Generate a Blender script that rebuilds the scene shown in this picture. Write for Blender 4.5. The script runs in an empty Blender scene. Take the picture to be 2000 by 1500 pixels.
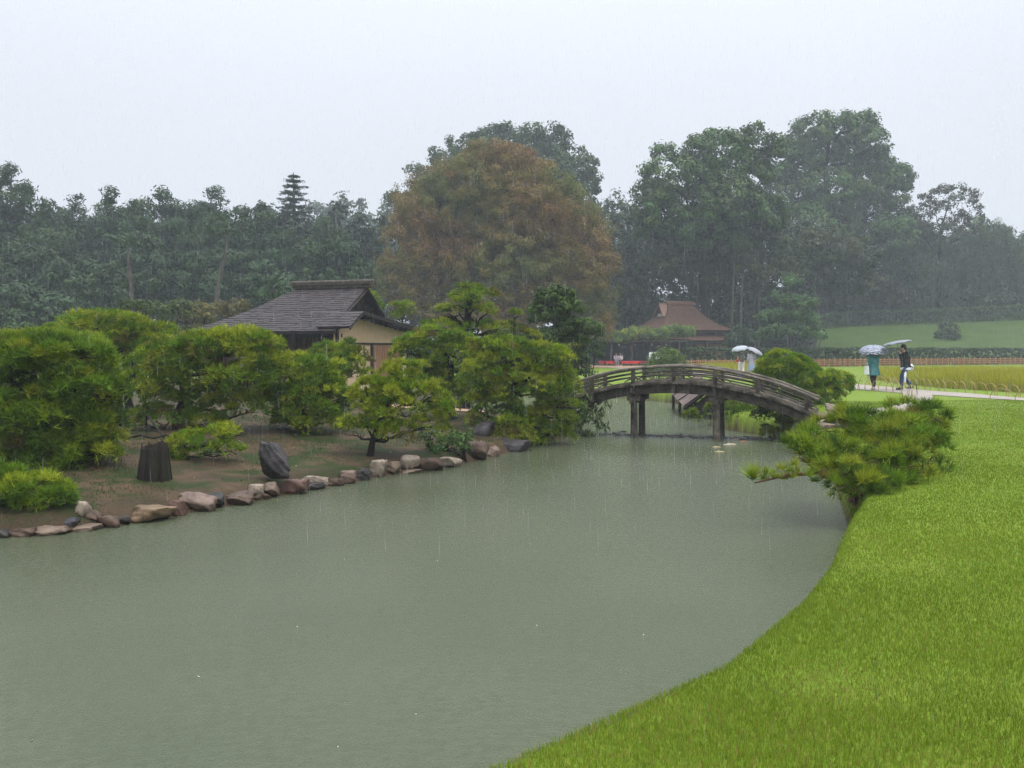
import bpy, math, random
import numpy as np
from mathutils import Vector, Matrix, noise

# ------------------------------------------------------------------ camera, sky, sun, exposure
scene = bpy.context.scene
COL = scene.collection
F, CX, HY, EYE = 1732.05, 1000.0, 683.0, 1.55      # focal length, image centre, horizon row, eye height

cam_data = bpy.data.cameras.new("camera")
cam_data.sensor_fit = 'HORIZONTAL'
cam_data.sensor_width = 36.0
cam_data.lens = 36.0 * F / 2000.0
cam_data.shift_y = -(750.0 - HY) / 2000.0
cam_data.clip_start, cam_data.clip_end = 0.1, 3000.0
cam = bpy.data.objects.new("camera", cam_data)
cam.location = (0, 0, EYE)
cam.rotation_euler = (math.radians(90), 0, 0)
COL.objects.link(cam)
scene.camera = cam

SUN_EL, SUN_ROT = math.radians(70), math.radians(150)
world = bpy.data.worlds.new("World")
scene.world = world
world.use_nodes = True
wn, wl = world.node_tree.nodes, world.node_tree.links
wn.clear()
w_out = wn.new('ShaderNodeOutputWorld')
w_bg = wn.new('ShaderNodeBackground')
w_bg.inputs['Strength'].default_value = 0.1
w_sky = wn.new('ShaderNodeTexSky')
w_sky.sky_type = 'NISHITA'
w_sky.sun_disc = False
w_sky.sun_elevation = SUN_EL
w_sky.sun_rotation = SUN_ROT
w_sky.air_density, w_sky.dust_density, w_sky.ozone_density = 1.0, 5.0, 1.0
w_tc = wn.new('ShaderNodeTexCoord')
w_sep = wn.new('ShaderNodeSeparateXYZ')
wl.new(w_tc.outputs['Generated'], w_sep.inputs[0])


def wmath(op, a, b):
    n = wn.new('ShaderNodeMath'); n.operation = op
    for i, v in enumerate((a, b)):
        if isinstance(v, (int, float)):
            n.inputs[i].default_value = v
        else:
            wl.new(v, n.inputs[i])
    return n.outputs[0]


# rain cloud deck: even near the horizon and thinner, so brighter, overhead (as an overcast sky is)
up = wmath('MAXIMUM', w_sep.outputs['Z'], 0.0)
lum = wmath('ADD', wmath('ADD', 1.0, wmath('MULTIPLY', up, 0.12)), wmath('MULTIPLY', wmath('POWER', up, 3.2), 3.8))
w_n = wn.new('ShaderNodeTexNoise')
w_n.inputs['Scale'].default_value = 1.3
w_n.inputs['Detail'].default_value = 3.0
wl.new(w_tc.outputs['Generated'], w_n.inputs['Vector'])
lum = wmath('MULTIPLY', lum, wmath('ADD', 0.93, wmath('MULTIPLY', w_n.outputs['Fac'], 0.14)))
w_cl = wn.new('ShaderNodeVectorMath'); w_cl.operation = 'SCALE'
w_cl.inputs[0].default_value = (6.30, 6.66, 7.30)
wl.new(lum, w_cl.inputs['Scale'])
w_mix = wn.new('ShaderNodeMix'); w_mix.data_type = 'RGBA'
w_mix.inputs['Factor'].default_value = 0.96
wl.new(w_sky.outputs[0], w_mix.inputs[6])
wl.new(w_cl.outputs[0], w_mix.inputs[7])
wl.new(w_mix.outputs[2], w_bg.inputs['Color'])
wl.new(w_bg.outputs[0], w_out.inputs['Surface'])

sun_data = bpy.data.lights.new("sun", 'SUN')
sun_data.energy = 1.5
sun_data.angle = math.radians(22)
sun_data.color = (1.0, 0.98, 0.94)
sun = bpy.data.objects.new("sun", sun_data)
sun.location = (-10, -20, 40)
sd_ = Vector((math.sin(SUN_ROT) * math.cos(SUN_EL), math.cos(SUN_ROT) * math.cos(SUN_EL), math.sin(SUN_EL)))
sun.rotation_euler = (-sd_).to_track_quat('-Z', 'Y').to_euler()
COL.objects.link(sun)

scene.view_settings.view_transform = 'Standard'
scene.view_settings.look = 'None'
scene.view_settings.gamma = 1.0
scene.view_settings.use_curve_mapping = False
scene.view_settings.exposure = 0.32
scene.render.engine = 'CYCLES'
cy = scene.cycles
cy.max_bounces, cy.diffuse_bounces, cy.glossy_bounces = 6, 3, 2
cy.transmission_bounces, cy.volume_bounces, cy.transparent_max_bounces = 2, 0, 12
cy.use_denoising = True
cy.denoiser = 'OPENIMAGEDENOISE'
cy.denoising_input_passes = 'RGB_ALBEDO_NORMAL'
cy.denoising_prefilter = 'NONE'        # keeps the fine rain and needles
cy.caustics_reflective = cy.caustics_refractive = False
cy.sample_clamp_indirect = 4.0

HAZE_DENSITY = 0.00115

# ------------------------------------------------------------------ helpers
rng = np.random.default_rng(7)
UP = np.array((0.0, 0.0, 1.0))


def X_at(px, d):
    return (px - CX) / F * d


def Z_at(py, d):
    return EYE - (py - HY) / F * d


def W(px, py, d):
    return np.array((X_at(px, d), d, Z_at(py, d)))


def nrm(a):
    return a / np.maximum(np.linalg.norm(a, axis=-1, keepdims=True), 1e-9)


def unit(n, r=None):
    return nrm((r or rng).normal(size=(n, 3)))


def tag(o, label=None, cat=None, group=None, kind=None):
    if label: o['label'] = label
    if cat: o['category'] = cat
    if group: o['group'] = group
    if kind: o['kind'] = kind
    return o


def thing(name, label, cat, loc=(0, 0, 0), group=None):
    o = bpy.data.objects.new(name, None)
    o.empty_display_size = 0.2
    COL.objects.link(o)
    o.location = loc
    return tag(o, label, cat, group)


def link(name, me, parent=None, loc=None, rot=None):
    o = bpy.data.objects.new(name, me)
    COL.objects.link(o)
    if parent is not None:
        o.parent = parent
    if loc is not None: o.location = loc
    if rot is not None: o.rotation_euler = rot
    return o


def root_loc(parent):
    v = np.zeros(3)
    while parent is not None:
        v = v + np.array(parent.location)
        parent = parent.parent
    return v


def raw_mesh(name, V, faces_n, idx, mat, tint=None, smooth=False):
    """numpy arrays straight into a mesh: faces_n vertices per face, idx flat"""
    me = bpy.data.meshes.new(name)
    V = np.ascontiguousarray(V, dtype=np.float32)
    idx = np.ascontiguousarray(idx, dtype=np.int32).ravel()
    nf = len(idx) // faces_n
    me.vertices.add(len(V)); me.vertices.foreach_set("co", V.ravel())
    me.loops.add(len(idx)); me.loops.foreach_set("vertex_index", idx)
    me.polygons.add(nf)
    me.polygons.foreach_set("loop_start", np.arange(0, nf * faces_n, faces_n, dtype=np.int32))
    me.polygons.foreach_set("loop_total", np.full(nf, faces_n, dtype=np.int32))
    if smooth:
        me.polygons.foreach_set("use_smooth", np.ones(nf, dtype=bool))
    if tint is not None:
        a = me.color_attributes.new("tint", 'FLOAT_COLOR', 'POINT')
        c = np.ones((len(V), 4), dtype=np.float32); c[:, :3] = tint
        a.data.foreach_set("color", c.ravel())
    me.materials.append(mat)
    me.update(calc_edges=True)
    return me


class MB:
    """collects simple solids and links them as one mesh"""
    def __init__(self):
        self.v, self.f = [], []

    def add(self, verts, faces):
        o = len(self.v)
        self.v += [tuple(map(float, p)) for p in verts]
        self.f += [tuple(i + o for i in f) for f in faces]
        return self

    def hexa(self, p):
        """eight corners: bottom four counter-clockwise, then the top four"""
        return self.add(p, [(3, 2, 1, 0), (4, 5, 6, 7), (0, 1, 5, 4), (1, 2, 6, 5), (2, 3, 7, 6), (3, 0, 4, 7)])

    def box(self, c, s, yaw=0.0, tilt=None):
        x, y, z = s[0] / 2, s[1] / 2, s[2] / 2
        pts = [Vector(p) for p in ((-x, -y, -z), (x, -y, -z), (x, y, -z), (-x, y, -z), (-x, -y, z), (x, -y, z), (x, y, z), (-x, y, z))]
        m = Matrix.Rotation(yaw, 3, 'Z')
        if tilt is not None:
            m = m @ Matrix.Rotation(tilt[1], 3, tilt[0])
        return self.hexa([m @ p + Vector(c) for p in pts])

    def tube(self, pts, rad, n=8, cap=True, wob=0.0):
        pts = [Vector(p) for p in pts]
        if not hasattr(rad, '__len__'):
            rad = [rad] * len(pts)
        o = len(self.v)
        side = None
        for i, p in enumerate(pts):
            t = (pts[min(i + 1, len(pts) - 1)] - pts[max(i - 1, 0)])
            t = t.normalized() if t.length > 1e-9 else Vector((0, 0, 1))
            if side is None:
                side = t.cross(Vector((0, 0, 1)))
                if side.length < 0.05:
                    side = t.cross(Vector((1, 0, 0)))
            side = (side - t * side.dot(t))
            side = side.normalized() if side.length > 1e-6 else Vector((1, 0, 0))
            b = t.cross(side)
            for k in range(n):
                a = 2 * math.pi * k / n
                r = rad[i] * (1 + (wob * math.sin(k * 2.4 + i * 1.7) if wob else 0))
                self.v.append(tuple(p + side * (math.cos(a) * r) + b * (math.sin(a) * r)))
        for i in range(len(pts) - 1):
            for k in range(n):
                k2 = (k + 1) % n
                self.f.append((o + i * n + k, o + i * n + k2, o + (i + 1) * n + k2, o + (i + 1) * n + k))
        if cap:
            self.f.append(tuple(o + k for k in reversed(range(n))))
            self.f.append(tuple(o + (len(pts) - 1) * n + k for k in range(n)))
        return self

    def ball(self, c, r, n=10, m=7, squash=(1, 1, 1)):
        o = len(self.v)
        for i in range(m + 1):
            th = math.pi * i / m
            for k in range(n):
                a = 2 * math.pi * k / n
                self.v.append((c[0] + r * squash[0] * math.sin(th) * math.cos(a), c[1] + r * squash[1] * math.sin(th) * math.sin(a), c[2] + r * squash[2] * math.cos(th)))
        for i in range(m):
            for k in range(n):
                k2 = (k + 1) % n
                self.f.append((o + i * n + k, o + (i + 1) * n + k, o + (i + 1) * n + k2, o + i * n + k2))
        return self

    def mesh(self, name, mat, smooth=False, org=(0, 0, 0)):
        me = bpy.data.meshes.new(name)
        ox, oy, oz = org
        me.from_pydata([(x - ox, y - oy, z - oz) for x, y, z in self.v], [], self.f)
        me.validate()
        if smooth:
            me.polygons.foreach_set("use_smooth", np.ones(len(me.polygons), dtype=bool))
        me.materials.append(mat)
        me.update()
        return me

    def build(self, name, mat, parent=None, smooth=False):
        return link(name, self.mesh(name, mat, smooth, root_loc(parent)), parent)


def bow(p0, p1, n, sag=0.0, jit=0.0, r=None):
    """a polyline from p0 to p1 with some sag upward and jitter"""
    p0, p1 = np.array(p0, float), np.array(p1, float)
    out = []
    for i in range(n + 1):
        t = i / n
        p = p0 * (1 - t) + p1 * t
        p[2] += sag * math.sin(math.pi * t)
        if 0 < i < n and jit:
            p = p + (r or rng).normal(size=3) * jit
        out.append(p)
    return out


# ------------------------------------------------------------------ materials
def new_mat(name):
    m = bpy.data.materials.new(name)
    m.use_nodes = True
    nt = m.node_tree
    return m, nt.nodes, nt.links, nt.nodes['Principled BSDF']


def mixcol(N, L, fac, a, b):
    m = N.new('ShaderNodeMix'); m.data_type = 'RGBA'
    for sock, v in ((0, fac), (6, a), (7, b)):
        if hasattr(v, 'is_linked') or hasattr(v, 'links'):
            L.new(v, m.inputs[sock])
        elif isinstance(v, (int, float)):
            m.inputs[sock].default_value = v
        else:
            m.inputs[sock].default_value = (*v, 1)
    return m.outputs[2]


def nnoise(N, L, scale, detail=4.0, vec=None, rough=0.6, stretch=None):
    t = N.new('ShaderNodeTexNoise')
    t.inputs['Scale'].default_value = scale
    t.inputs['Detail'].default_value = detail
    t.inputs['Roughness'].default_value = rough
    tc = N.new('ShaderNodeTexCoord')
    src = tc.outputs['Object'] if vec is None else vec
    if stretch is not None:
        mp = N.new('ShaderNodeMapping'); mp.inputs['Scale'].default_value = stretch
        L.new(src, mp.inputs['Vector']); src = mp.outputs[0]
    L.new(src, t.inputs['Vector'])
    return t.outputs['Fac']


def ramp(N, L, fac, stops):
    r = N.new('ShaderNodeValToRGB')
    els = r.color_ramp.elements
    while len(els) < len(stops):
        els.new(0.5)
    for e, (p, c) in zip(els, stops):
        e.position = p
        e.color = (*c, 1) if len(c) == 3 else c
    L.new(fac, r.inputs[0])
    return r.outputs[0]


def mat_grain(name, a, b, scale=6.0, rough=0.7, bump=0.3, stretch=None, c=None, spec=0.18, detail=5.0):
    """two or three colours mixed by noise, with a fine relief"""
    m, N, L, P = new_mat(name)
    fac = nnoise(N, L, scale, detail, stretch=stretch)
    stops = [(0.32, a), (0.68, b)] if c is None else [(0.3, a), (0.5, b), (0.7, c)]
    L.new(ramp(N, L, fac, stops), P.inputs['Base Color'])
    P.inputs['Roughness'].default_value = rough
    P.inputs['Specular IOR Level'].default_value = spec
    if bump:
        bn = N.new('ShaderNodeBump'); bn.inputs['Strength'].default_value = bump
        bn.inputs['Distance'].default_value = 0.02
        L.new(nnoise(N, L, scale * 4, 4, stretch=stretch), bn.inputs['Height'])
        L.new(bn.outputs[0], P.inputs['Normal'])
    return m


def mat_tint(name, rough=0.5, trans=0.25, spec=0.4):
    """foliage: the colour comes from the tint attribute, a little light passes through"""
    m, N, L, P = new_mat(name)
    a = N.new('ShaderNodeAttribute'); a.attribute_name = 'tint'
    L.new(a.outputs['Color'], P.inputs['Base Color'])
    P.inputs['Roughness'].default_value = rough
    P.inputs['Specular IOR Level'].default_value = spec
    if trans:
        t = N.new('ShaderNodeBsdfTranslucent')
        L.new(a.outputs['Color'], t.inputs['Color'])
        mx = N.new('ShaderNodeMixShader'); mx.inputs[0].default_value = trans
        L.new(P.outputs[0], mx.inputs[1]); L.new(t.outputs[0], mx.inputs[2])
        L.new(mx.outputs[0], N['Material Output'].inputs['Surface'])
    return m


def mat_plain(name, c, rough=0.6, spec=0.5, var=0.12, scale=9.0):
    return mat_grain(name, tuple(x * (1 - var) for x in c), tuple(min(1, x * (1 + var)) for x in c), scale, rough, 0.08, spec=spec)


M = {}
M['needle'] = mat_tint("pine_needles", 0.5, 0.14, 0.12)
M['leaf'] = mat_tint("leaves", 0.55, 0.15, 0.15)
M['blade'] = mat_tint("grass_blades", 0.5, 0.4, 0.06)
M['bark'] = mat_grain("wet_pine_bark", (0.005, 0.004, 0.003), (0.020, 0.014, 0.010), 9, 0.7, 0.9, (1, 1, 0.35))
M['bark_red'] = mat_grain("red_pine_bark", (0.03, 0.017, 0.011), (0.16, 0.075, 0.045), 9, 0.7, 0.9, (1, 1, 0.35))
M['bark_grey'] = mat_grain("grey_bark", (0.04, 0.034, 0.028), (0.11, 0.094, 0.078), 7, 0.8, 0.7, (1, 1, 0.3))
M['timber'] = mat_grain("wet_grey_timber", (0.016, 0.013, 0.010), (0.062, 0.051, 0.040), 5, 0.6, 0.6, (1, 1, 1), c=(0.105, 0.090, 0.070))
M['timber_pale'] = mat_grain("weathered_pale_timber", (0.040, 0.034, 0.026), (0.115, 0.097, 0.075), 5, 0.6, 0.5, c=(0.18, 0.155, 0.12))
M['timber_dark'] = mat_grain("dark_house_timber", (0.012, 0.009, 0.007), (0.04, 0.028, 0.02), 6, 0.7, 0.4)
M['shingle'] = mat_grain("wet_bark_shingles", (0.022, 0.017, 0.016), (0.042, 0.033, 0.032), 3.0, 0.6, 0.4, c=(0.058, 0.048, 0.047), spec=0.22)
M['shingle_red'] = mat_grain("reddish_brown_thatch", (0.050, 0.025, 0.016), (0.094, 0.050, 0.032), 2.2, 0.8, 0.5, (1, 1, 3))
M['ridge_tan'] = mat_plain("tan_ridge_boards", (0.15, 0.075, 0.046))
M['plaster'] = mat_grain("cream_plaster", (0.58, 0.42, 0.25), (0.64, 0.48, 0.30), 2.5, 0.85, 0.1)
M['door_wood'] = mat_grain("reddish_cedar_boards", (0.24, 0.115, 0.058), (0.34, 0.175, 0.092), 3, 0.65, 0.3, (6, 6, 0.6))
M['plank_brown'] = mat_grain("brown_boarding", (0.035, 0.018, 0.011), (0.075, 0.04, 0.024), 3, 0.7, 0.3, (5, 5, 0.6))
M['paper'] = mat_plain("white_paper_screen", (0.72, 0.74, 0.76), 0.8, var=0.04)
M['bamboo'] = mat_grain("tan_bamboo", (0.30, 0.19, 0.08), (0.45, 0.32, 0.15), 8, 0.5, 0.1)
M['bamboo_red'] = mat_grain("reddish_bamboo", (0.30, 0.115, 0.05), (0.42, 0.20, 0.09), 8, 0.55, 0.1)
M['red_cloth'] = mat_plain("red_felt", (0.62, 0.018, 0.025), 0.9, var=0.08)
M['white_board'] = mat_plain("white_board", (0.82, 0.82, 0.84), 0.5, var=0.02)
M['black'] = mat_plain("black_paint", (0.018, 0.019, 0.025), 0.4)
M['skin'] = mat_plain("skin", (0.52, 0.30, 0.21), 0.55, var=0.05)
M['hair'] = mat_plain("black_hair", (0.012, 0.010, 0.009), 0.45)


def cloth(name, c, var=0.12):
    return mat_plain(name, c, 0.85, 0.25, var, 14)

# ------------------------------------------------------------------ the ground, pond, paths
WATER = -0.65


def wl_pt(px, py):
    d = (EYE - WATER) * F / (py - HY)
    return (X_at(px, d), d)


ISLE = [wl_pt(*p) for p in ((1120, 852), (1040, 872), (970, 890), (900, 908), (850, 918), (760, 928), (680, 944), (580, 962), (470, 984), (400, 996), (335, 1010), (250, 1024), (125, 1042), (0, 1050))]
POND = [(-60, 0.0), (-30, 0.5), (-14, 1.2), (-6, 1.75), (-2.5, 2.45), (-1.15, 3.05), (-0.30, 3.68), (0.41, 4.35), (1.09, 5.0), (1.93, 6.25), (2.64, 7.55), (3.44, 9.3), (4.02, 10.4),
        (5.0, 13.5), (6.1, 17), (6.75, 20.0), (6.6, 22.2), (5.9, 24.5), (5.8, 26), (6.8, 28.2), (7.4, 32), (6.6, 37), (5, 40.5), (0, 42.5), (-2.2, 42),
        (-2.6, 38), (-2.0, 34), (-1.4, 30.5), (0.5, 27.8), (1.9, 25.2)] + ISLE + [(-8.5, 9.3), (-14, 8), (-30, 7.5), (-60, 7)]
POND = np.array(POND, float)
N_LAWN = 24                       # the first segments are mown lawn, the rest the island's earth
_A, _B = POND, np.roll(POND, -1, axis=0)


def pond_sd(x, y):
    """signed distance to the water's edge (positive on land) and whether that edge is the island's"""
    x = np.asarray(x, float).ravel(); y = np.asarray(y, float).ravel()
    best = np.full(len(x), 1e9); which = np.zeros(len(x), int); inside = np.zeros(len(x), bool)
    for i, (a, b) in enumerate(zip(_A, _B)):
        dx, dy = b - a
        t = np.clip(((x - a[0]) * dx + (y - a[1]) * dy) / (dx * dx + dy * dy), 0, 1)
        d = np.hypot(x - a[0] - t * dx, y - a[1] - t * dy)
        m = d < best
        best[m] = d[m]; which[m] = i
        if abs(dy) > 1e-12:
            c = ((a[1] > y) != (b[1] > y)) & (x < (y - a[1]) * dx / dy + a[0])
            inside ^= c
    return np.where(inside, -best, best), which >= N_LAWN


def sstep(t):
    t = np.clip(t, 0, 1)
    return t * t * (3 - 2 * t)


def ground_z(x, y):
    shp = np.shape(x)
    x = np.asarray(x, float).ravel(); y = np.asarray(y, float).ravel()
    s, isle = pond_sd(x, y)
    under = WATER + np.maximum(s * 0.9, -0.75)
    lawn = np.where(s < 0.14, WATER + 0.45 * np.clip(s / 0.14, 0, 1) ** 0.6, -0.20 + 0.20 * np.sin(np.clip((s - 0.14) / 3.2, 0, 1) * math.pi / 2))
    earth = np.where(s < 0.3, WATER + 0.22 * sstep(s / 0.3), -0.43 + 0.43 * np.sin(np.clip((s - 0.3) / 7.5, 0, 1) * math.pi / 2))
    z = np.where(s < 0, under, np.where(isle, earth, lawn))
    k = 0.13 + 0.0012 * np.clip(x, 0, 90)
    hill = k * np.clip(y - 97, 0, 60) * sstep((x - 18) / 28)
    z = z + hill + np.where(s > 0.5, 0.02 * np.sin(x * 0.9 + 1.3 * np.sin(y * 0.5)) * np.minimum(1, (s - 0.5) / 3) * np.where(y < 60, 1, 0), 0)
    return z.reshape(shp)


def gz(x, y):
    return float(ground_z(np.array([x]), np.array([y]))[0])


def axis(parts):
    out = []
    for a, b, st in parts:
        out += list(np.arange(a, b - 1e-6, st))
    out.append(parts[-1][1])
    return np.array(out)


gx = axis([(-420, -90, 30), (-90, -30, 6), (-30, -9, 0.7), (-9, 8.6, 0.11), (8.6, 20, 0.4), (20, 90, 3), (90, 420, 30)])
gy = axis([(-420, -20, 40), (-20, 0, 2), (0, 1.6, 0.4), (1.6, 24, 0.12), (24, 46, 0.3), (46, 95, 2.5), (95, 160, 2), (160, 420, 26)])
GX, GY = np.meshgrid(gx, gy)
GZ = ground_z(GX, GY)
nx, ny = len(gx), len(gy)
ii = (np.arange(ny - 1)[:, None] * nx + np.arange(nx - 1)[None, :]).ravel()
quads = np.stack([ii, ii + 1, ii + nx + 1, ii + nx], 1)
S_, I_ = pond_sd(GX, GY)
m, N, L, P = new_mat("ground_surface")
at = N.new('ShaderNodeAttribute'); at.attribute_name = 'tint'
sp = N.new('ShaderNodeSeparateColor'); L.new(at.outputs['Color'], sp.inputs[0])
g1 = ramp(N, L, nnoise(N, L, 0.55, 6), [(0.3, (0.095, 0.165, 0.011)), (0.52, (0.130, 0.195, 0.015)), (0.75, (0.155, 0.200, 0.026))])
g2 = ramp(N, L, nnoise(N, L, 26, 5), [(0.3, (0.105, 0.175, 0.015)), (0.7, (0.19, 0.24, 0.03))])
grass = mixcol(N, L, 0.45, g1, g2)
e1 = ramp(N, L, nnoise(N, L, 0.9, 6), [(0.30, (0.022, 0.020, 0.009)), (0.43, (0.046, 0.033, 0.018)), (0.62, (0.108, 0.070, 0.042)), (0.8, (0.036, 0.030, 0.014))])
e2 = ramp(N, L, nnoise(N, L, 35, 5), [(0.35, (0.028, 0.021, 0.012)), (0.65, (0.085, 0.059, 0.037))])
earth = mixcol(N, L, 0.35, e1, e2)
moss = ramp(N, L, nnoise(N, L, 1.7, 5), [(0.45, (0, 0, 0)), (0.60, (1, 1, 1))])
earth = mixcol(N, L, moss, earth, (0.024, 0.036, 0.010))
rough_grass = ramp(N, L, nnoise(N, L, 0.4, 8), [(0.3, (0.034, 0.064, 0.010)), (0.7, (0.060, 0.092, 0.015))])
grass = mixcol(N, L, sp.outputs[2], grass, rough_grass)
both = mixcol(N, L, sp.outputs[0], grass, earth)
both = mixcol(N, L, sp.outputs[1], both, (0.055, 0.036, 0.022))
L.new(both, P.inputs['Base Color'])
P.inputs['Roughness'].default_value = 0.7
P.inputs['Specular IOR Level'].default_value = 0.08
bn = N.new('ShaderNodeBump'); bn.inputs['Strength'].default_value = 0.7; bn.inputs['Distance'].default_value = 0.04
L.new(nnoise(N, L, 22, 6), bn.inputs['Height']); L.new(bn.outputs[0], P.inputs['Normal'])
tnt = np.zeros((nx * ny, 3))
tnt[:, 0] = np.where(I_ & (GX.ravel() < 3) & (GY.ravel() < 42), 1.0, 0.0)
tnt[:, 1] = np.where(S_ < np.where(I_, 0.14, 0.02), 1.0, 0.0)
tnt[:, 2] = sstep((GY.ravel() - 95.5) / 2.0)
ground = link("ground", raw_mesh("ground", np.stack([GX.ravel(), GY.ravel(), GZ.ravel()], 1), 4, quads, m, tnt, True))
tag(ground, kind='structure')

# the pond water: turbid green, roughened by the rain
m, N, L, P = new_mat("pond_water")
L.new(ramp(N, L, nnoise(N, L, 0.16, 3), [(0.3, (0.064, 0.076, 0.042)), (0.7, (0.086, 0.096, 0.057))]), P.inputs['Base Color'])
P.inputs['Roughness'].default_value = 0.14
P.inputs['IOR'].default_value = 1.33
tc = N.new('ShaderNodeTexCoord')
va = N.new('ShaderNodeTexVoronoi'); va.inputs['Scale'].default_value = 9.0; va.feature = 'F1'
L.new(tc.outputs['Object'], va.inputs['Vector'])
wv = N.new('ShaderNodeMath'); wv.operation = 'SINE'
mu = N.new('ShaderNodeMath'); mu.operation = 'MULTIPLY'; mu.inputs[1].default_value = 75.0
L.new(va.outputs['Distance'], mu.inputs[0]); L.new(mu.outputs[0], wv.inputs[0])
n1 = nnoise(N, L, 55, 4)
n2 = nnoise(N, L, 3.2, 3, stretch=(0.7, 1.3, 1))
ad = N.new('ShaderNodeMath'); ad.operation = 'MULTIPLY_ADD'; ad.inputs[1].default_value = 0.10
L.new(wv.outputs[0], ad.inputs[0]); L.new(n1, ad.inputs[2])
ad2 = N.new('ShaderNodeMath'); ad2.operation = 'MULTIPLY_ADD'; ad2.inputs[1].default_value = 0.25
L.new(n2, ad2.inputs[0]); L.new(ad.outputs[0], ad2.inputs[2])
bn = N.new('ShaderNodeBump'); bn.inputs['Strength'].default_value = 0.30; bn.inputs['Distance'].default_value = 0.02
L.new(ad2.outputs[0], bn.inputs['Height']); L.new(bn.outputs[0], P.inputs['Normal'])
wx, wy = axis([(-58, -10, 4), (-10, 9, 1)]), axis([(-0.5, 46, 1)])
A, B = np.meshgrid(wx, wy)
k = (np.arange(len(wy) - 1)[:, None] * len(wx) + np.arange(len(wx) - 1)[None, :]).ravel()
water = link("pond_water", raw_mesh("pond_water", np.stack([A.ravel(), B.ravel(), np.full(A.size, WATER)], 1), 4, np.stack([k, k + 1, k + len(wx) + 1, k + len(wx)], 1), m, None, True))
tag(water, kind='structure')

M['path'] = mat_grain("pale_gravel_path", (0.21, 0.175, 0.145), (0.30, 0.26, 0.225), 1.2, 0.75, 0.25, c=(0.25, 0.215, 0.18), detail=10)
M['sand'] = mat_grain("pinkish_sand", (0.29, 0.185, 0.12), (0.36, 0.245, 0.165), 1.5, 0.85, 0.2, detail=9)


def strip(name, pts, half, mat, lift=0.018, seg=14):
    pts = np.array(pts, float)
    t = np.linspace(0, len(pts) - 1, (len(pts) - 1) * seg + 1)
    c = np.stack([np.interp(t, np.arange(len(pts)), pts[:, j]) for j in (0, 1)], 1)
    for _ in range(12):
        c[1:-1] = (c[:-2] + 2 * c[1:-1] + c[2:]) / 4
    d = nrm(np.gradient(c, axis=0)); nn = np.stack([-d[:, 1], d[:, 0]], 1)
    hw = np.interp(t, np.arange(len(pts)), np.broadcast_to(half, (len(pts),)))
    hw = hw * (1 + 0.05 * np.sin(t * 5.1))
    us = np.linspace(-1, 1, 9)
    V = c[:, None, :] + nn[:, None, :] * (us[None, :, None] * hw[:, None, None])
    x, y = V[..., 0].ravel(), V[..., 1].ravel()
    z = ground_z(x, y) + lift
    r = len(us)
    k = (np.arange(len(c) - 1)[:, None] * r + np.arange(r - 1)[None, :]).ravel()
    o = link(name, raw_mesh(name, np.stack([x, y, z], 1), 4, np.stack([k, k + 1, k + r + 1, k + r], 1), mat, None, True))
    tag(o, kind='structure')
    return c, hw


PATH = [(9.0, 80), (9.6, 70), (11.3, 60), (13.0, 52), (14.0, 43), (14.5, 36), (14.75, 32), (15.3, 28.6), (16.8, 25.8), (19.5, 23.4), (27, 20)]
path_c, path_w = strip("path", PATH, 0.92, M['path'])
spur_c, spur_w = strip("path", [(6.95, 20.75), (8.4, 21.5), (10.0, 22.8), (11.4, 25.0), (12.9, 28.2), (14.4, 31.5)], [0.62, 0.6, 0.45, 0.4, 0.42, 0.5], M['path'], 0.026)
strip("sand_court", [(2.5, 80), (8, 80), (16, 80)], 5.2, M['sand'], 0.03)
strip("sandbank", [(-4.5, 26.2), (-2.4, 26.4), (-0.9, 26.6)], [1.6, 1.5, 1.2], M['sand'], 0.03)


def near_line(x, y, c, w):
    d = np.full(len(x), 1e9)
    for i in range(0, len(c), 2):
        d = np.minimum(d, np.hypot(x - c[i, 0], y - c[i, 1]) - w[i])
    return d


# ------------------------------------------------------------------ lawn blades
def blades(name, x, y, h, w, col, lean=0.5, mat=None, z=None):
    """three triangles a blade, bent over at the tip"""
    n = len(x)
    z = ground_z(x, y) if z is None else z
    b = np.stack([x, y, z - 0.004], 1)
    a = rng.uniform(0, 2 * math.pi, n)
    side = np.stack([np.cos(a), np.sin(a), np.zeros(n)], 1)
    a2 = rng.uniform(0, 2 * math.pi, n); ln = np.abs(rng.normal(0, lean, n))
    dr = np.stack([np.cos(a2) * ln, np.sin(a2) * ln, np.ones(n)], 1)
    dr = nrm(dr)
    mid = b + dr * (h * 0.55)[:, None]
    d2 = nrm(dr + np.stack([np.cos(a2), np.sin(a2), -0.25 * np.ones(n)], 1) * (ln * 1.1)[:, None])
    tip = mid + d2 * (h * 0.5)[:, None]
    ws = side * (w / 2)[:, None]
    V = np.stack([b - ws, b + ws, mid + ws * 0.75, mid - ws * 0.75, tip], 1).reshape(-1, 3)
    o = np.arange(n)[:, None] * 5
    T = np.concatenate([o + np.array([[0, 1, 2]]), o + np.array([[0, 2, 3]]), o + np.array([[3, 2, 4]])], 1)
    me = raw_mesh(name, V, 3, T, mat or M['blade'], np.repeat(col, 5, axis=0))
    return me


def patchy(x, y, f, seed=0.0):
    return np.sin(x * f + 1.7 * np.sin(y * f * 0.8 + seed)) * np.sin(y * f * 1.1 + 1.3 * np.sin(x * f * 0.7 + 2 + seed))


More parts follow.
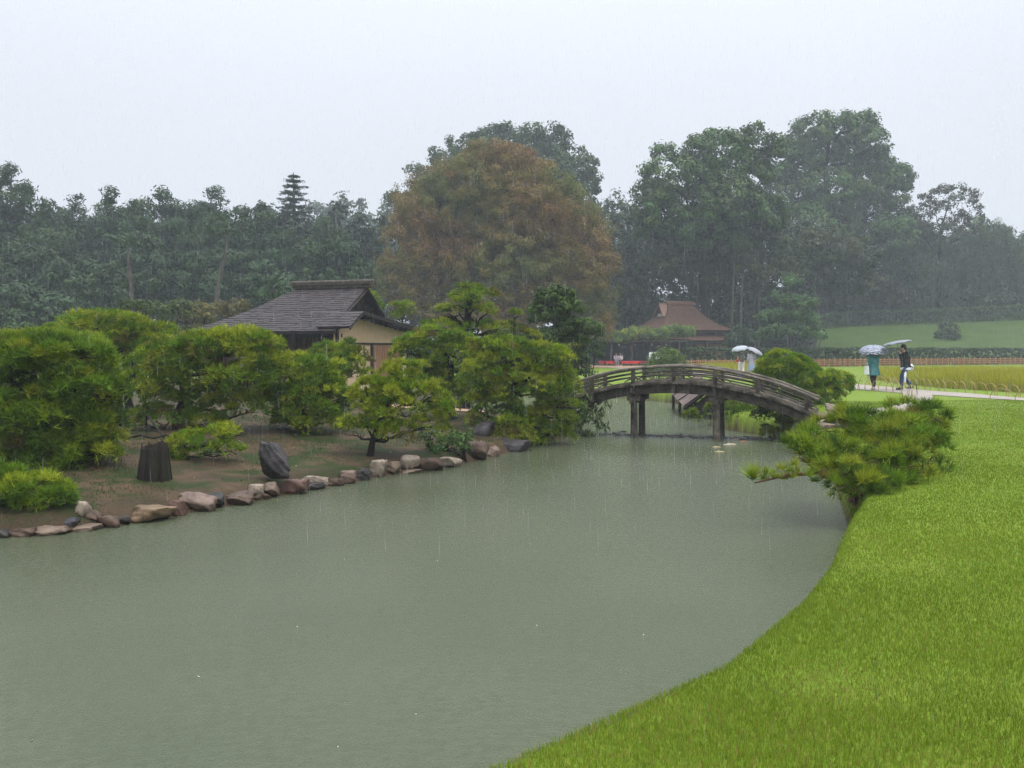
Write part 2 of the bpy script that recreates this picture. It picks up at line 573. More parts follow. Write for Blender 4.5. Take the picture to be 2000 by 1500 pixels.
GX0, GX1 = [], []
xs, ys, hs, ws_ = [], [], [], []
yg = np.linspace(2.9, 27, 600)
dens = 12500 * np.minimum(1, (4.4 / yg)) ** 1.75
wd_x = 0.60 * yg + 0.9 + 2.2
cdf = np.cumsum(dens * wd_x); n = int(cdf[-1] * (yg[1] - yg[0])); cdf = cdf / cdf[-1]
y = np.interp(rng.random(n), cdf, yg); x = rng.uniform(-2.2, 1, n) * 0 + (-2.2 + rng.random(n) * (0.60 * y + 3.1))
s, isle = pond_sd(x, y)
ok = (s > 0.03) & ~isle & (s < 16)
x, y = x[ok], y[ok]
ok = (near_line(x, y, spur_c, spur_w) > 0.02) & (near_line(x, y, path_c, path_w) > 0.02) & (np.hypot(x - 7.4, y - 20.6) > 0.9)
x, y = x[ok], y[ok]
worn = np.clip(patchy(x, y, 0.75, 3.0) * 0.7 + patchy(x, y, 2.3, 5.0) * 0.5 - 0.08, 0, 1) * np.clip((9 - y) / 4, 0, 1)
ok = rng.random(len(x)) > 0.45 * worn
x, y, worn = x[ok], y[ok], worn[ok]
far_ = np.clip((y - 3.5) / 10, 0, 1)
xs.append(x); ys.append(y)
hs.append((0.042 - 0.017 * far_) * rng.uniform(0.6, 1.15, len(x)) * (1 + 0.2 * patchy(x, y, 1.9)) * (1 - 0.45 * worn)); ws_.append(0.0034 * np.maximum(1, y / 4.4) ** 1.05 * rng.uniform(0.75, 1.25, len(x)))
x, y, h, w = (np.concatenate(v) for v in (xs, ys, hs, ws_))
u = rng.random(len(x)); pt = patchy(x, y, 1.3, 1.0) * 0.5 + patchy(x, y, 4.1, 4.0) * 0.4
base = np.array([[0.162, 0.240, 0.018]]) * np.ones((len(x), 1))
base = np.where((u < 0.38)[:, None], np.array([[0.196, 0.256, 0.024]]), base)
base = np.where((u > 0.90)[:, None], np.array([[0.125, 0.205, 0.020]]), base)
straw = rng.random(len(x)) < np.clip(0.04 + 0.12 * pt + 0.07 * np.clip((5.5 - y) / 2, 0, 1) + 0.65 * worn, 0.02, 0.75)
base = np.where(straw[:, None], np.array([[0.28, 0.215, 0.06]]), base)
base = base * (1 + 0.13 * pt[:, None]) * rng.uniform(0.9, 1.1, (len(x), 1))
# longer blades hanging over the bank
t_ = rng.uniform(5, 14, 9000); seg_ = t_.astype(int); f_ = (t_ - seg_)[:, None]
eb = POND[seg_] * (1 - f_) + POND[seg_ + 1] * f_ + rng.normal(0, 0.035, (9000, 2)) + 0.0
s, isle = pond_sd(eb[:, 0], eb[:, 1]); eb = eb[s > 0.004]
x = np.concatenate([x, eb[:, 0]]); y = np.concatenate([y, eb[:, 1]]); h = np.concatenate([h, rng.uniform(0.03, 0.085, len(eb))]); w = np.concatenate([w, rng.uniform(0.004, 0.007, len(eb))])
base = np.concatenate([base, np.where(rng.random((len(eb), 1)) < 0.5, np.array([[0.15, 0.235, 0.016]]), np.array([[0.10, 0.18, 0.016]]))])
lawn = link("lawn_grass", blades("lawn_grass", x, y, h, w, base))
tag(lawn, kind='stuff')
n_big = 420
x = rng.uniform(-0.5, 4, 6 * n_big); y = rng.uniform(3.0, 7, 6 * n_big)
s, isle = pond_sd(x, y)
ok = (s > 0.2) & ~isle & (x < 0.6 * y + 0.5); x, y = x[ok][:n_big], y[ok][:n_big]
tag(link("long_grass", blades("long_grass", x, y, rng.uniform(0.07, 0.13, len(x)), rng.uniform(0.003, 0.005, len(x)),
        np.where(rng.random((len(x), 1)) < 0.4, np.array([[0.10, 0.20, 0.06]]), np.array([[0.17, 0.22, 0.05]])), 0.9)), kind='stuff')


# rice: taller, in clumps, ripening yellow towards the top
def in_poly(x, y, poly):
    ins = np.zeros(len(x), bool)
    for (ax, ay), (bx, by) in zip(poly, poly[1:] + poly[:1]):
        if ay != by:
            ins ^= ((ay > y) != (by > y)) & (x < (y - ay) * (bx - ax) / (by - ay) + ax)
    return ins


def rice_field(name, poly, n_of):
    xs, ys = [], []
    for y0, y1, dens in n_of:
        bx = [p[0] for p in poly]
        n = int((min(max(bx), 0.65 * y1) - min(bx)) * (y1 - y0) * dens)
        if n <= 0: continue
        cx = rng.uniform(min(bx), min(max(bx), 0.65 * y1), n); cy_ = rng.uniform(y0, y1, n)
        ok = in_poly(cx, cy_, poly) & (cx < 0.62 * cy_ + 2)
        cx, cy_ = cx[ok], cy_[ok]
        xs.append(cx); ys.append(cy_)
    x, y = np.concatenate(xs), np.concatenate(ys)
    u = rng.random((len(x), 1))
    c = np.where(u < 0.45, np.array([[0.36, 0.36, 0.03]]), np.where(u < 0.8, np.array([[0.43, 0.38, 0.045]]), np.array([[0.27, 0.32, 0.03]])))
    c = c * rng.uniform(0.8, 1.2, (len(x), 1)) * (1 + 0.1 * patchy(x, y, 0.5))[:, None]
    far = np.clip((y - 30) / 50, 0, 1)
    o = link(name, blades(name, x, y, rng.uniform(0.5, 0.78, len(x)), 0.018 + 0.05 * far, c, 0.33))
    return tag(o, kind='stuff')


rice_field("rice_plants", [(17.0, 35.0), (18.6, 31.2), (22, 29.0), (30, 27.5), (38, 49), (19.6, 49), (18.0, 42)],
           ((27, 34, 420), (34, 42, 280), (42, 49, 200)))
rice_field("rice_plants", [(13.6, 57.5), (16.4, 57), (18.5, 66), (14.2, 67)], ((57, 67, 70),))

# ------------------------------------------------------------------ rocks
def rock(r, seed, ang=0.5, n=9, lean=(0, 0), layers=0, flats=9):
    """a lump with flats and edges: a subdivided cube pushed towards an ellipsoid, then cut and roughened"""
    g = np.linspace(-1, 1, n)
    V, Fc, idx = [], [], {}
    def vid(p):
        k = tuple(np.round(p, 5))
        if k not in idx:
            idx[k] = len(V); V.append(p)
        return idx[k]
    for ax in range(3):
        for sg in (-1, 1):
            for i in range(n - 1):
                for j in range(n - 1):
                    q = []
                    for a, b in ((i, j), (i + 1, j), (i + 1, j + 1), (i, j + 1)):
                        p = [0, 0, 0]; p[ax] = sg; p[(ax + 1) % 3] = g[a]; p[(ax + 2) % 3] = g[b]
                        q.append(vid(np.array(p, float)))
                    Fc.append(q if sg > 0 else q[::-1])
    V = np.array(V)
    rs = np.random.default_rng(seed)
    V = V * (1 - ang * 0.5) ** 0 * ang + nrm(V) * 1.25 * (1 - ang)
    for _ in range(flats):                          # flats
        d = unit(1, rs)[0]; d[2] *= 0.8; d = d / np.linalg.norm(d)
        o = rs.uniform(0.62, 0.95); e = V @ d - o
        V = V - np.maximum(e, 0)[:, None] * d * 0.85
    f = rs.uniform(2, 4, (3, 3)); ph = rs.uniform(0, 6, 3)
    for k in range(3):
        V = V * (1 + 0.045 * np.sin(V @ f[k] * (1 + k) + ph[k]))[:, None]
    V = V + rs.normal(0, 0.018, V.shape)
    if layers:
        st = np.sin(V[:, 2] * layers + V[:, 0] * 0.5 + 0.4 * np.sin(V[:, 1] * 3))
        V[:, :2] *= (1 + 0.022 * np.sign(st) * np.abs(st) ** 0.4)[:, None]
    if layers: V[:, :2] *= (1 - 0.32 * V[:, 2:3])
    V[:, 0] += V[:, 2] * lean[0]; V[:, 1] += V[:, 2] * lean[1]
    return V * np.array(r), np.array(Fc)


TONES = {
    'dark': ((0.0164, 0.0151, 0.0141), (0.0491, 0.0432, 0.0378)), 'brown': ((0.040, 0.026, 0.018), (0.115, 0.075, 0.052)), 'tan': ((0.085, 0.060, 0.042), (0.20, 0.145, 0.105)),
    'pale': ((0.15, 0.115, 0.085), (0.36, 0.29, 0.225)), 'ochre': ((0.0945, 0.0604, 0.0341), (0.2094, 0.1412, 0.0834)), 'red': ((0.062, 0.0333, 0.0249), (0.1397, 0.0803, 0.0605)),
    'pink': ((0.085, 0.055, 0.042), (0.22, 0.155, 0.12)), 'blue': ((0.0213, 0.0213, 0.0235), (0.0605, 0.0605, 0.065)), 'slate': ((0.013, 0.012, 0.012), (0.066, 0.056, 0.055)),
}
for k, (a, b) in TONES.items():
    M['rock_' + k] = mat_grain("rock_" + k, a, b, 5, 0.5, 0.8, spec=0.22)


def stone(label, px, py, w, h, tone, d, seed, ang=0.55, name="stone", deep=1.0, group=None, lean=(0, 0), layers=0, n=9):
    k = d / F
    rx, rz = w * k / 2, h * k / 2
    c = W(px, py, d)
    V, Fc = rock((rx * 1.06, max(rx * 0.75, rz * 0.9) * deep, rz * 1.08), seed, ang, n, lean, layers)
    o = link(name, raw_mesh(name, V, 4, Fc, M['rock_' + tone]), None, tuple(c), (0, 0, rng.uniform(-0.15, 0.15)))
    return tag(o, label, "rock", group)


def wd(px):
    """how far the island's water edge is at an image column"""
    p = np.array([(0, 1050), (125, 1042), (250, 1024), (335, 1010), (400, 996), (470, 984), (580, 962), (680, 944), (760, 928), (850, 918), (900, 908), (970, 890), (1040, 872), (1120, 852)], float)
    return (EYE - WATER) * F / (np.interp(px, p[:, 0], p[:, 1]) - HY)


G = "stones edging the island bank"
STONES = [
    (4, 1041, 40, 22, 'dark', 0, "dark brown stone at the very end of the bank edging, by the low bright pine"),
    (42, 1039, 44, 19, 'brown', 0, "brown lichen flecked stone between the end stone and the tan slab"),
    (78, 1019, 46, 26, 'dark', .25, "flat topped dark grey boulder set back below the low bright pine"),
    (96, 1036, 62, 20, 'tan', 0, "long tan slab at the water below the flat dark boulder"),
    (140, 1018, 33, 22, 'blue', .12, "small blue black wedge stone between the tan slab and the round stone"),
    (161, 993, 30, 30, 'pale', .2, "rounded stone with a whitish top standing above the blue black wedge"),
    (186, 1008, 34, 22, 'brown', .12, "squat brown stone leaning on the rounded pale topped stone"),
    (164, 1031, 56, 15, 'tan', 0, "low grey tan slab lying in the water under the rounded pale topped stone"),
    (214, 1017, 42, 24, 'brown', 0, "blocky brown stone just before the long ochre stone"),
    (245, 1014, 26, 18, 'dark', 0, "small dark stone wedged against the end of the ochre stone"),
    (295, 999, 80, 28, 'ochre', 0, "long ochre stone lying at the water below the dark stump"),
    (345, 991, 32, 28, 'red', 0, "reddish stone touching the ochre stone and the big pinkish one"),
    (387, 978, 58, 34, 'pink', .05, "big pinkish block with a flat slanting face, largest of the waterline stones"),
    (421, 971, 32, 24, 'dark', .05, "dark mossy stone tucked behind the big pinkish block"),
    (464, 972, 64, 24, 'brown', 0, "wide grey brown stone in the water below the layered rock"),
    (499, 954, 29, 18, 'pale', .06, "small pale pointed stone on top of a brown one, below the layered rock"),
    (509, 968, 32, 16, 'brown', 0, "low brown stone under the small pale pointed stone"),
    (531, 954, 32, 24, 'tan', .03, "pale tan stone between the pale pointed stone and the red brown one"),
    (573, 949, 50, 28, 'red', 0, "rounded red brown stone at the foot of the layered rock"),
    (618, 935, 44, 17, 'pale', .06, "white flat topped stone resting over a dark one"),
    (613, 949, 40, 16, 'dark', 0, "dark wet stone under the white flat topped stone"),
    (654, 941, 38, 18, 'brown', 0, "low brown stone beside the white flat topped stone"),
    (677, 931, 32, 24, 'pink', .04, "square pinkish grey stone beside the low brown stone"),
    (709, 926, 34, 24, 'dark', 0, "round dark stone below the trunk of the bright lobed pine"),
    (738, 914, 32, 32, 'pale', .03, "upright pale stone with a pointed top next to the round dark stone"),
    (766, 911, 28, 20, 'tan', .03, "small tan stone between the upright pale stone and the square pale block"),
    (796, 899, 38, 31, 'pale', .08, "large square pale block with a dark stained face"),
    (800, 919, 42, 8, 'tan', 0, "thin flat slab in the water under the square pale block"),
    (840, 907, 46, 28, 'brown', .02, "dark brown stone between the square pale block and the fern bush"),
    (878, 900, 40, 17, 'pale', 0, "pale flat slab below the fern bush"),
    (934, 881, 36, 36, 'brown', .05, "upright brown stone by the overhanging pine"),
    (961, 880, 28, 22, 'pink', .02, "pink tan cube like stone next to the upright brown stone"),
]
for i, (px, py, w, h, tone, back, lab) in enumerate(STONES):
    stone(lab, px, py + 2, w * 1.02, h * 0.98, tone, wd(px) + back + 0.04, 100 + i, 0.5 + 0.25 * (i % 3 == 0), group=G)
stone("big dark slab of rock under the overhanging pine at the water", 1000, 872, 84, 30, 'slate', 19.4, 140, 0.5)
stone("dark grey leaning slab half hidden behind the fern bush", 938, 848, 44, 44, 'slate', 20.0, 141, 0.5, lean=(0.3, 0))
stone("tall dark layered rock standing on the earth bank, tilted to one side", 533, 899, 58, 60, 'slate', 13.5, 157, 0.62, "layered_rock", 0.8, None, (-0.42, 0.05), 5.0, 17)
# the dark stump near the left pines
c = W(302, 899, 12.95); k = 12.95 / F
st = thing("tree_stump", "thick dark upright stump between the left pines and the water", "stump", (c[0], c[1], Z_at(936, 12.95)))
mb = MB()
rs = np.random.default_rng(5); nS = 30
prof = 1 + 0.10 * np.sin(np.arange(nS) * 2 * math.pi / nS * 2 + 1) + rs.normal(0, 0.06, nS)
top = 31 + 5 * np.sin(np.arange(nS) * 2 * math.pi / nS + 2) + rs.normal(0, 1.6, nS)
lev = [(-44, 31, 0), (-30, 29.5, 0.2), (-12, 28, 0.4), (8, 25.5, 0.6), (22, 24, 0.9), (None, 20, 1)]
for z, r, j in lev:
    for q in range(nS):
        a = 2 * math.pi * q / nS; rr = r * (prof[q] + rs.normal(0, 0.015)) * k
        mb.v.append(tuple(c + np.array((rr * math.cos(a), rr * 0.9 * math.sin(a), (top[q] if z is None else z) * k))))
for i in range(5):
    for q in range(nS): mb.f.append((i * nS + q, i * nS + (q + 1) % nS, (i + 1) * nS + (q + 1) % nS, (i + 1) * nS + q))
mb.v.append(tuple(c + UP * 30 * k)); mb.f += [(5 * nS + q, 5 * nS + (q + 1) % nS, 6 * nS) for q in range(nS)]
mb.build("bark", mat_grain("mossy_dark_bark", (0.005, 0.004, 0.003), (0.022, 0.017, 0.012), 7, 0.8, 1.0, (1, 1, 0.3), c=(0.020, 0.026, 0.009)), st)
for q in range(6):
    a = q * 1.05 + 0.3
    r0 = np.array((27 * k * math.cos(a), 24 * k * math.sin(a), 0))
    mb = MB(); mb.tube([c + r0 * 1.12 - UP * 40 * k, c + r0 * rng.uniform(0.93, 1.0), c + r0 * 0.84 + UP * rng.uniform(18, 36) * k], [3.6 * k, 2.2 * k, 1.0 * k], 5, True, 0.2)
    mb.build("bark_ridge", M['bark'], st)
# right bank: abutment stones by the bridge end
G = "stones at the bridge landing"
for i, (px, py, w, h, tone, d, lab) in enumerate([
    (1624, 797, 22, 18, 'pale', 21.6, "rounded whitish boulder at the edge of the bridge landing"),
    (1640, 811, 30, 13, 'dark', 20.9, "rough dark stone at the corner of the flat landing slab"),
    (1610, 812, 42, 12, 'tan', 20.55, "flat slab that forms the landing at the foot of the bridge"),
    (1582, 838, 28, 22, 'red', 19.4, "reddish brown stone in the bank wall below the landing slab"),
    (1612, 836, 34, 20, 'tan', 19.5, "tan stone in the bank wall between the reddish and the bluish stone"),
    (1640, 833, 24, 14, 'blue', 19.5, "bluish stone in the bank wall beside the leaning pine"),
    (1640, 823, 60, 10, 'tan', 19.9, "long thin tan slab laid across the bank wall stones"),
    (1560, 862, 30, 40, 'dark', 19.2, "tall dark stone at the water under the bridge end"),
    (1592, 862, 34, 32, 'brown', 18.9, "brown stone at the water behind the leaning pine"),
]):
    stone(lab, px, py, w, h, tone, d, 160 + i, 0.6, group=G)

# small litter on the earth bank
n = 420
x = rng.uniform(-8.5, 1, 6 * n); y = rng.uniform(10.5, 21, 6 * n); s, isle = pond_sd(x, y)
ok = (s > 0.3) & isle; x, y = x[ok][:n], y[ok][:n]
P0 = np.stack([x, y, ground_z(x, y) + 0.006], 1)
a = rng.uniform(0, 6.28, len(x)); r = rng.uniform(0.012, 0.035, len(x))
d1 = np.stack([np.cos(a), np.sin(a), rng.uniform(-.2, .3, len(x))], 1) * r[:, None]; d2 = np.stack([-np.sin(a), np.cos(a), rng.uniform(-.2, .3, len(x))], 1) * (r * 0.5)[:, None]
V = np.stack([P0 - d1, P0 + d2, P0 + d1, P0 - d2], 1).reshape(-1, 3)
cc = np.where(rng.random((len(x), 1)) < 0.25, np.array([[0.35, 0.28, 0.16]]), np.array([[0.12, 0.075, 0.035]]))
tag(link("fallen_leaves", raw_mesh("fallen_leaves", V, 4, np.arange(len(V)), M['leaf'], np.repeat(cc, 4, axis=0))), kind='stuff')
# short moss and weeds on the island bank
n = 60000
x = rng.uniform(-9, 1.4, n); y = rng.uniform(10.3, 24, n); s, isle = pond_sd(x, y)
ok = (s > 0.12) & isle & (patchy(x, y, 1.4, 2.2) + 0.5 * patchy(x, y, 4.0, 1.0) + rng.normal(0, 0.35, n) > 0.05); x, y = x[ok], y[ok]
cc = np.array([[0.038, 0.052, 0.012]]) * rng.uniform(0.6, 1.6, (len(x), 1)) + np.array([[0.03, 0.012, 0.0]]) * rng.random((len(x), 1))
tag(link("weeds", blades("weeds", x, y, rng.uniform(0.015, 0.055, len(x)), np.full(len(x), 0.010), cc, 1.0)), kind='stuff')

# ------------------------------------------------------------------ foliage builders


def dome(n, low, r=None):
    """random directions above a lower limit"""
    d = unit(int(n * 2.6) + 30, r)
    return d[d[:, 2] > low][:n]


def clumps_on(pads, per_m2, low=-0.3, inner=0.18, jit=0.10, shrink=0.0):
    """clump centres and outward normals over a set of ellipsoid pads [(centre, radii)]"""
    C, Nn = [], []
    for c, r in pads:
        r = np.array(r); r = np.maximum(r - shrink, r * 0.45)
        area = 4 * math.pi * ((r[0] * r[1]) ** 1.6 / 3 + (r[0] * r[2]) ** 1.6 / 3 + (r[1] * r[2]) ** 1.6 / 3) ** (1 / 1.6) * (1 - low) / 2
        n = max(5, int(area * per_m2))
        d = dome(n, low)
        s = np.where(rng.random(len(d)) < inner, rng.uniform(0.35, 0.85, len(d)), rng.uniform(1 - jit, 1 + jit, len(d)))
        C.append(c + d * r * s[:, None]); Nn.append(nrm(d / r))
    return np.concatenate(C), np.concatenate(Nn)


PINE_TONES = np.array([(0.100, 0.178, 0.009), (0.162, 0.228, 0.011), (0.228, 0.264, 0.015), (0.066, 0.118, 0.012), (0.150, 0.128, 0.024)])


def needle_mesh(C, Nn, cr, tufts, per, length, width, tone_w, gain=1.0, updraft=0.55, spread=0.75, new_mat_=None):
    """clumps -> tufts -> single needles, one triangle each"""
    k = len(C)
    crs = cr * rng.uniform(0.7, 1.25, k)
    tone_w = np.array(tone_w, float) * (1, 1, 1, 0.7, 0.4)
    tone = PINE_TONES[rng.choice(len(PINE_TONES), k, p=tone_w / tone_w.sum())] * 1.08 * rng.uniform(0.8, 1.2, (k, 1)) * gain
    d = unit(k * tufts).reshape(k, tufts, 3)
    d = nrm(d + Nn[:, None, :] * 0.6 + UP * 0.75)
    pos = C[:, None, :] + d * (crs[:, None, None] * rng.uniform(0.6, 1.0, (k, tufts, 1))) * np.array((1.12, 1.12, 0.82))
    ax = nrm(d * 0.75 + UP * updraft + rng.normal(0, 0.25, d.shape))
    pos, ax = pos.reshape(-1, 3), ax.reshape(-1, 3)
    tn = np.repeat(tone, tufts, axis=0) * rng.uniform(0.82, 1.18, (k * tufts, 1))
    nt = len(pos)
    q = rng.normal(size=(nt, per, 3)) * spread
    dr = nrm(ax[:, None, :] + q * 0.8)
    ln = length * rng.uniform(0.65, 1.15, (nt, per, 1))
    sd = nrm(np.cross(dr, unit(nt * per).reshape(nt, per, 3))) * (width / 2)
    b = pos[:, None, :] + dr * ln * 0.06
    V = np.stack([b - sd, b + sd, b + dr * ln], 2).reshape(-1, 3)
    col = np.repeat(tn, per * 3, axis=0)
    return V, np.arange(len(V)), col


def pads_px(lst, d, thick=1.0, jd=0.25, lift=0):
    """pads given as image ellipses at a distance, each with a real depth and its own place in depth"""
    out = []
    for i, p in enumerate(lst):
        px, py, rx, ry = p[:4]
        if d < 40: ry = ry * 1.12
        dd = d + (p[4] if len(p) > 4 else (math.sin(i * 2.3) * jd * rx * d / F))
        k = dd / F
        out.append((W(px, py, dd), (rx * k, rx * k * 0.9 * thick, ry * k)))
    return out


def limbs(parent, mat, trunk, pads, r0, bend=0.12, share=0.45):
    """a branch from the trunk up into every pad"""
    tp = np.array(trunk, float)
    for i, (c, r) in enumerate(pads):
        tgt = np.array(c) - UP * r[2] * 0.25
        cand = [j for j in range(len(tp)) if tp[j][2] < tgt[2] + 0.02] or [0]
        j = max(cand, key=lambda q: tp[q][2])
        s = tp[j]
        L_ = np.linalg.norm(tgt - s)
        if L_ < 0.05: continue
        mb = MB()
        pts = bow(s, tgt, 5, 0.08 * L_ * (1 if i % 2 else -0.6), bend * L_ * 0.35)
        mb.tube(pts, list(np.linspace(r0 * share, r0 * 0.13, 6)), 6, True, 0.08)
        for q in range(5):
            a = rng.uniform(0, 6.28)
            e = np.array(c) + np.array((math.cos(a) * r[0] * 0.8, math.sin(a) * r[1] * 0.8, rng.uniform(-0.3, 0.25) * r[2]))
            p_ = pts[3 + q % 3]
            mb.tube(bow(p_, e, 3, 0.03, 0.06 * np.linalg.norm(e - p_)), [r0 * 0.17, r0 * 0.13, r0 * 0.1, r0 * 0.05], 5, False)
        mb.build("branch", mat, parent)


DENS, FAT = 1.75, 1.6


def pine(name, label, pads, trunk, r0, per_m2=9.0, cr=0.22, tufts=26, per=9, length=0.11, width=0.010, tones=(3, 4, 3, 2, 0.6), gain=1.0, group=None, bark='bark', low=-0.5, inner=0.25, updraft=0.55, spread=0.75, extra=None, jit=0.1):
    base = trunk[0]
    t = thing(name, label, "pine tree", tuple(base), group)
    mb = MB()
    n = len(trunk)
    mb.tube(trunk, [r0 * (1.25 if i == 0 else 1 - 0.62 * i / max(1, n - 1)) for i in range(n)], 9, True, 0.1)
    mb.build("trunk", M[bark], t, False)
    for pts, r in extra or ():
        mb = MB(); mb.tube(pts, list(np.linspace(r, r * 0.4, len(pts))), 7, True, 0.08); mb.build("trunk", M[bark], t)
    limbs(t, M[bark], trunk, pads, r0)
    C, Nn = clumps_on(pads, per_m2 * DENS, low, inner * 0.8, jit * 1.15, cr * 0.62)
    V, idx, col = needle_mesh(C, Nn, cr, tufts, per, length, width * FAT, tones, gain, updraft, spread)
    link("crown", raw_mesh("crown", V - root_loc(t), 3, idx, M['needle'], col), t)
    return t


def trunk_px(pts, d, dz=0.0):
    """a trunk line through image points at a distance, planted in the ground"""
    out = [W(p[0], p[1], d + (p[2] if len(p) > 2 else 0)) for p in pts]
    b = out[0]; b[2] = gz(b[0], b[1]) - 0.05
    return out


def leaf_mesh(C, Nn, cr, per, size, tones, gain=1.0, droop=0.0, aspect=0.55, flat=0.5, squash=0.8, tvar=0.25, lv=0.2):
    """clumps of diamond leaves"""
    k = len(C)
    tones = np.array(tones)
    lo = np.sin(C[:, 0] * 0.55 + 1.7 * np.sin(C[:, 2] * 0.5)) + np.sin(C[:, 2] * 0.8 + C[:, 1] * 0.4 + 1.0) * 0.8 + rng.normal(0, 0.7, k)
    tone = tones[np.clip(((lo + 2.0) / 4.0 * len(tones)).astype(int), 0, len(tones) - 1)] * rng.uniform(1 - tvar, 1 + tvar, (k, 1)) * gain
    crs = cr * rng.uniform(0.65, 1.3, k)
    d = unit(k * per).reshape(k, per, 3)
    d = nrm(d + Nn[:, None, :] * 0.5)
    pos = (C[:, None, :] + d * (crs[:, None, None] * rng.uniform(0.35, 1.0, (k, per, 1))) * np.array((1, 1, squash))).reshape(-1, 3)
    nr = nrm(d.reshape(-1, 3) * (flat + 0.45) + UP * flat * 0.7 + rng.normal(0, 0.34, (k * per, 3)))
    a = nrm(np.cross(nr, unit(k * per)) + np.array((0, 0, -droop)))
    b = np.cross(nr, a)
    s = size * rng.uniform(0.6, 1.3, (k * per, 1))
    V = np.stack([pos - a * s * 0.5, pos + b * s * 0.5 * aspect, pos + a * s * 0.5, pos - b * s * 0.5 * aspect], 1).reshape(-1, 3)
    col = np.repeat(np.repeat(tone, per, axis=0) * rng.uniform(1 - lv, 1 + lv, (k * per, 1)), 4, axis=0)
    return V, np.arange(len(V)), col


def broadleaf(name, label, cat, pads, trunks, r0, per_m2, cr, per, size, tones, group=None, bark='bark', low=-0.5, inner=0.2, limb=True, crown="crown", jit=0.1, **kw):
    base = trunks[0][0]
    far = base[1] > 55
    if far: per_m2, per, size, r0, cr = per_m2 * 1.55, int(per * 1.05), size * 1.12, r0 * 0.62, cr * 1.05
    t = thing(name, label, cat, tuple(base), group)
    for tr in trunks:
        mb = MB(); n = len(tr)
        mb.tube(tr, [r0 * (1.2 if i == 0 else 1 - 0.6 * i / max(1, n - 1)) for i in range(n)], 8, True, 0.06)
        mb.build("trunk", M[bark], t)
    if limb:
        limbs(t, M[bark], trunks[0], pads, r0, 0.1, 0.5)
    C, Nn = clumps_on(pads, per_m2, low, inner, jit, cr * 0.3)
    V, idx, col = leaf_mesh(C, Nn, cr, per, size, tones, **kw)
    link(crown, raw_mesh(crown, V - root_loc(t), 4, idx, M['leaf'], col), t)
    return t


# ------------------------------------------------------------------ the island's clipped pines
pine("pine_tree", "broad soft needled pine filling the end of the island, darkest green of the bank pines",
     pads_px([(110, 705, 105, 42), (30, 745, 60, 60), (165, 755, 66, 40), (95, 815, 125, 62), (45, 890, 70, 62), (165, 875, 62, 62), (20, 690, 50, 30), (205, 770, 30, 24), (120, 900, 70, 50), (100, 932, 80, 26, 13.2), (182, 918, 46, 28, 13.2), (40, 925, 60, 30, 13.2)], 13.6, 0.95),
     trunk_px([(95, 950), (100, 860), (90, 780), (105, 715)], 13.8), 0.13, 15, 0.2, 30, 10, 0.125, 0.0085, (5, 3.4, 1.2, 3, 0.2), 0.92, spread=0.9)
pine("pine_tree", "low spreading bright green pine by the flat dark boulder at the water",
     pads_px([(50, 966, 84, 34), (10, 948, 50, 36), (112, 982, 34, 24), (30, 996, 60, 16)], 11.1, 0.8),
     trunk_px([(40, 1000), (45, 975), (50, 958)], 11.2), 0.05, 20, 0.15, 28, 10, 0.11, 0.008, (5, 4, 1.5, 2, 0.1), 1.0, low=-0.5)
pine("pine_tree", "yellow green pine top showing behind the broad soft needled pine",
     pads_px([(95, 672, 92, 22), (20, 690, 55, 36), (150, 690, 35, 26), (35, 740, 55, 40)], 17.0),
     trunk_px([(60, 850), (62, 770), (70, 690)], 17.2), 0.12, 11, 0.22, 24, 8, 0.11, 0.011, (2, 4, 4, 1.5, 1))
pine("pine_tree", "wide domed pine with two dark trunks standing behind the bank pines",
     pads_px([(200, 640, 80, 28), (285, 655, 58, 26), (130, 650, 40, 24), (235, 685, 90, 40), (180, 715, 62, 40), (300, 690, 50, 38), (205, 755, 45, 28)], 21.5),
     trunk_px([(226, 822), (230, 770), (222, 700), (210, 655)], 21.5), 0.13, 9.0, 0.26, 24, 8, 0.12, 0.013, (3, 4, 4, 1.5, 0.6),
     extra=[(trunk_px([(255, 822), (250, 780), (262, 720), (270, 670)], 21.6), 0.12)])
pine("pine_tree", "large open pine with a leaning red brown trunk above the dark stump",
     pads_px([(405, 678, 72, 28), (468, 676, 72, 32), (335, 700, 60, 36), (400, 828, 50, 24), (480, 800, 46, 26), (300, 755, 52, 62), (372, 740, 74, 52), (470, 735, 74, 60), (518, 700, 36, 36), (425, 795, 62, 34), (305, 825, 50, 32), (345, 800, 40, 30)], 17.8, 0.9),
     trunk_px([(352, 846), (347, 810), (362, 775), (352, 735), (380, 690)], 18.0), 0.12, 9.5, 0.21, 24, 9, 0.115, 0.011, (2.5, 4, 3.6, 2, 1.5), bark='bark_red')
pine("pine_tree", "low sprawling pine branch cluster with bare twisting twigs beside the dark stump",
     pads_px([(392, 865, 60, 22), (450, 852, 38, 24), (365, 888, 34, 20), (430, 885, 40, 18), (350, 870, 22, 14), (336, 902, 22, 15), (330, 886, 24, 16, 12.75), (348, 915, 26, 14, 12.8)], 14.6, 0.8),
     trunk_px([(352, 905), (362, 880), (390, 872), (430, 862)], 14.8), 0.05, 13, 0.15, 20, 9, 0.10, 0.008, (2, 4, 4, 1, 0.6), extra=[([W(240, 858, 15), W(275, 850, 15), W(300, 856, 15), W(325, 850, 15), W(352, 862, 15)], 0.022)])
pine("pine_tree", "rounded green pine directly behind the tall layered rock",
     pads_px([(590, 722, 66, 32), (560, 768, 58, 48), (622, 780, 62, 46), (645, 742, 36, 36), (540, 805, 42, 34), (600, 818, 60, 32), (650, 800, 40, 30), (560, 838, 36, 16)], 18.6),
     trunk_px([(592, 862), (588, 820), (600, 760), (595, 725)], 18.8), 0.10, 10, 0.2, 25, 9, 0.11, 0.011, (4.5, 4, 2, 2, 0.5))
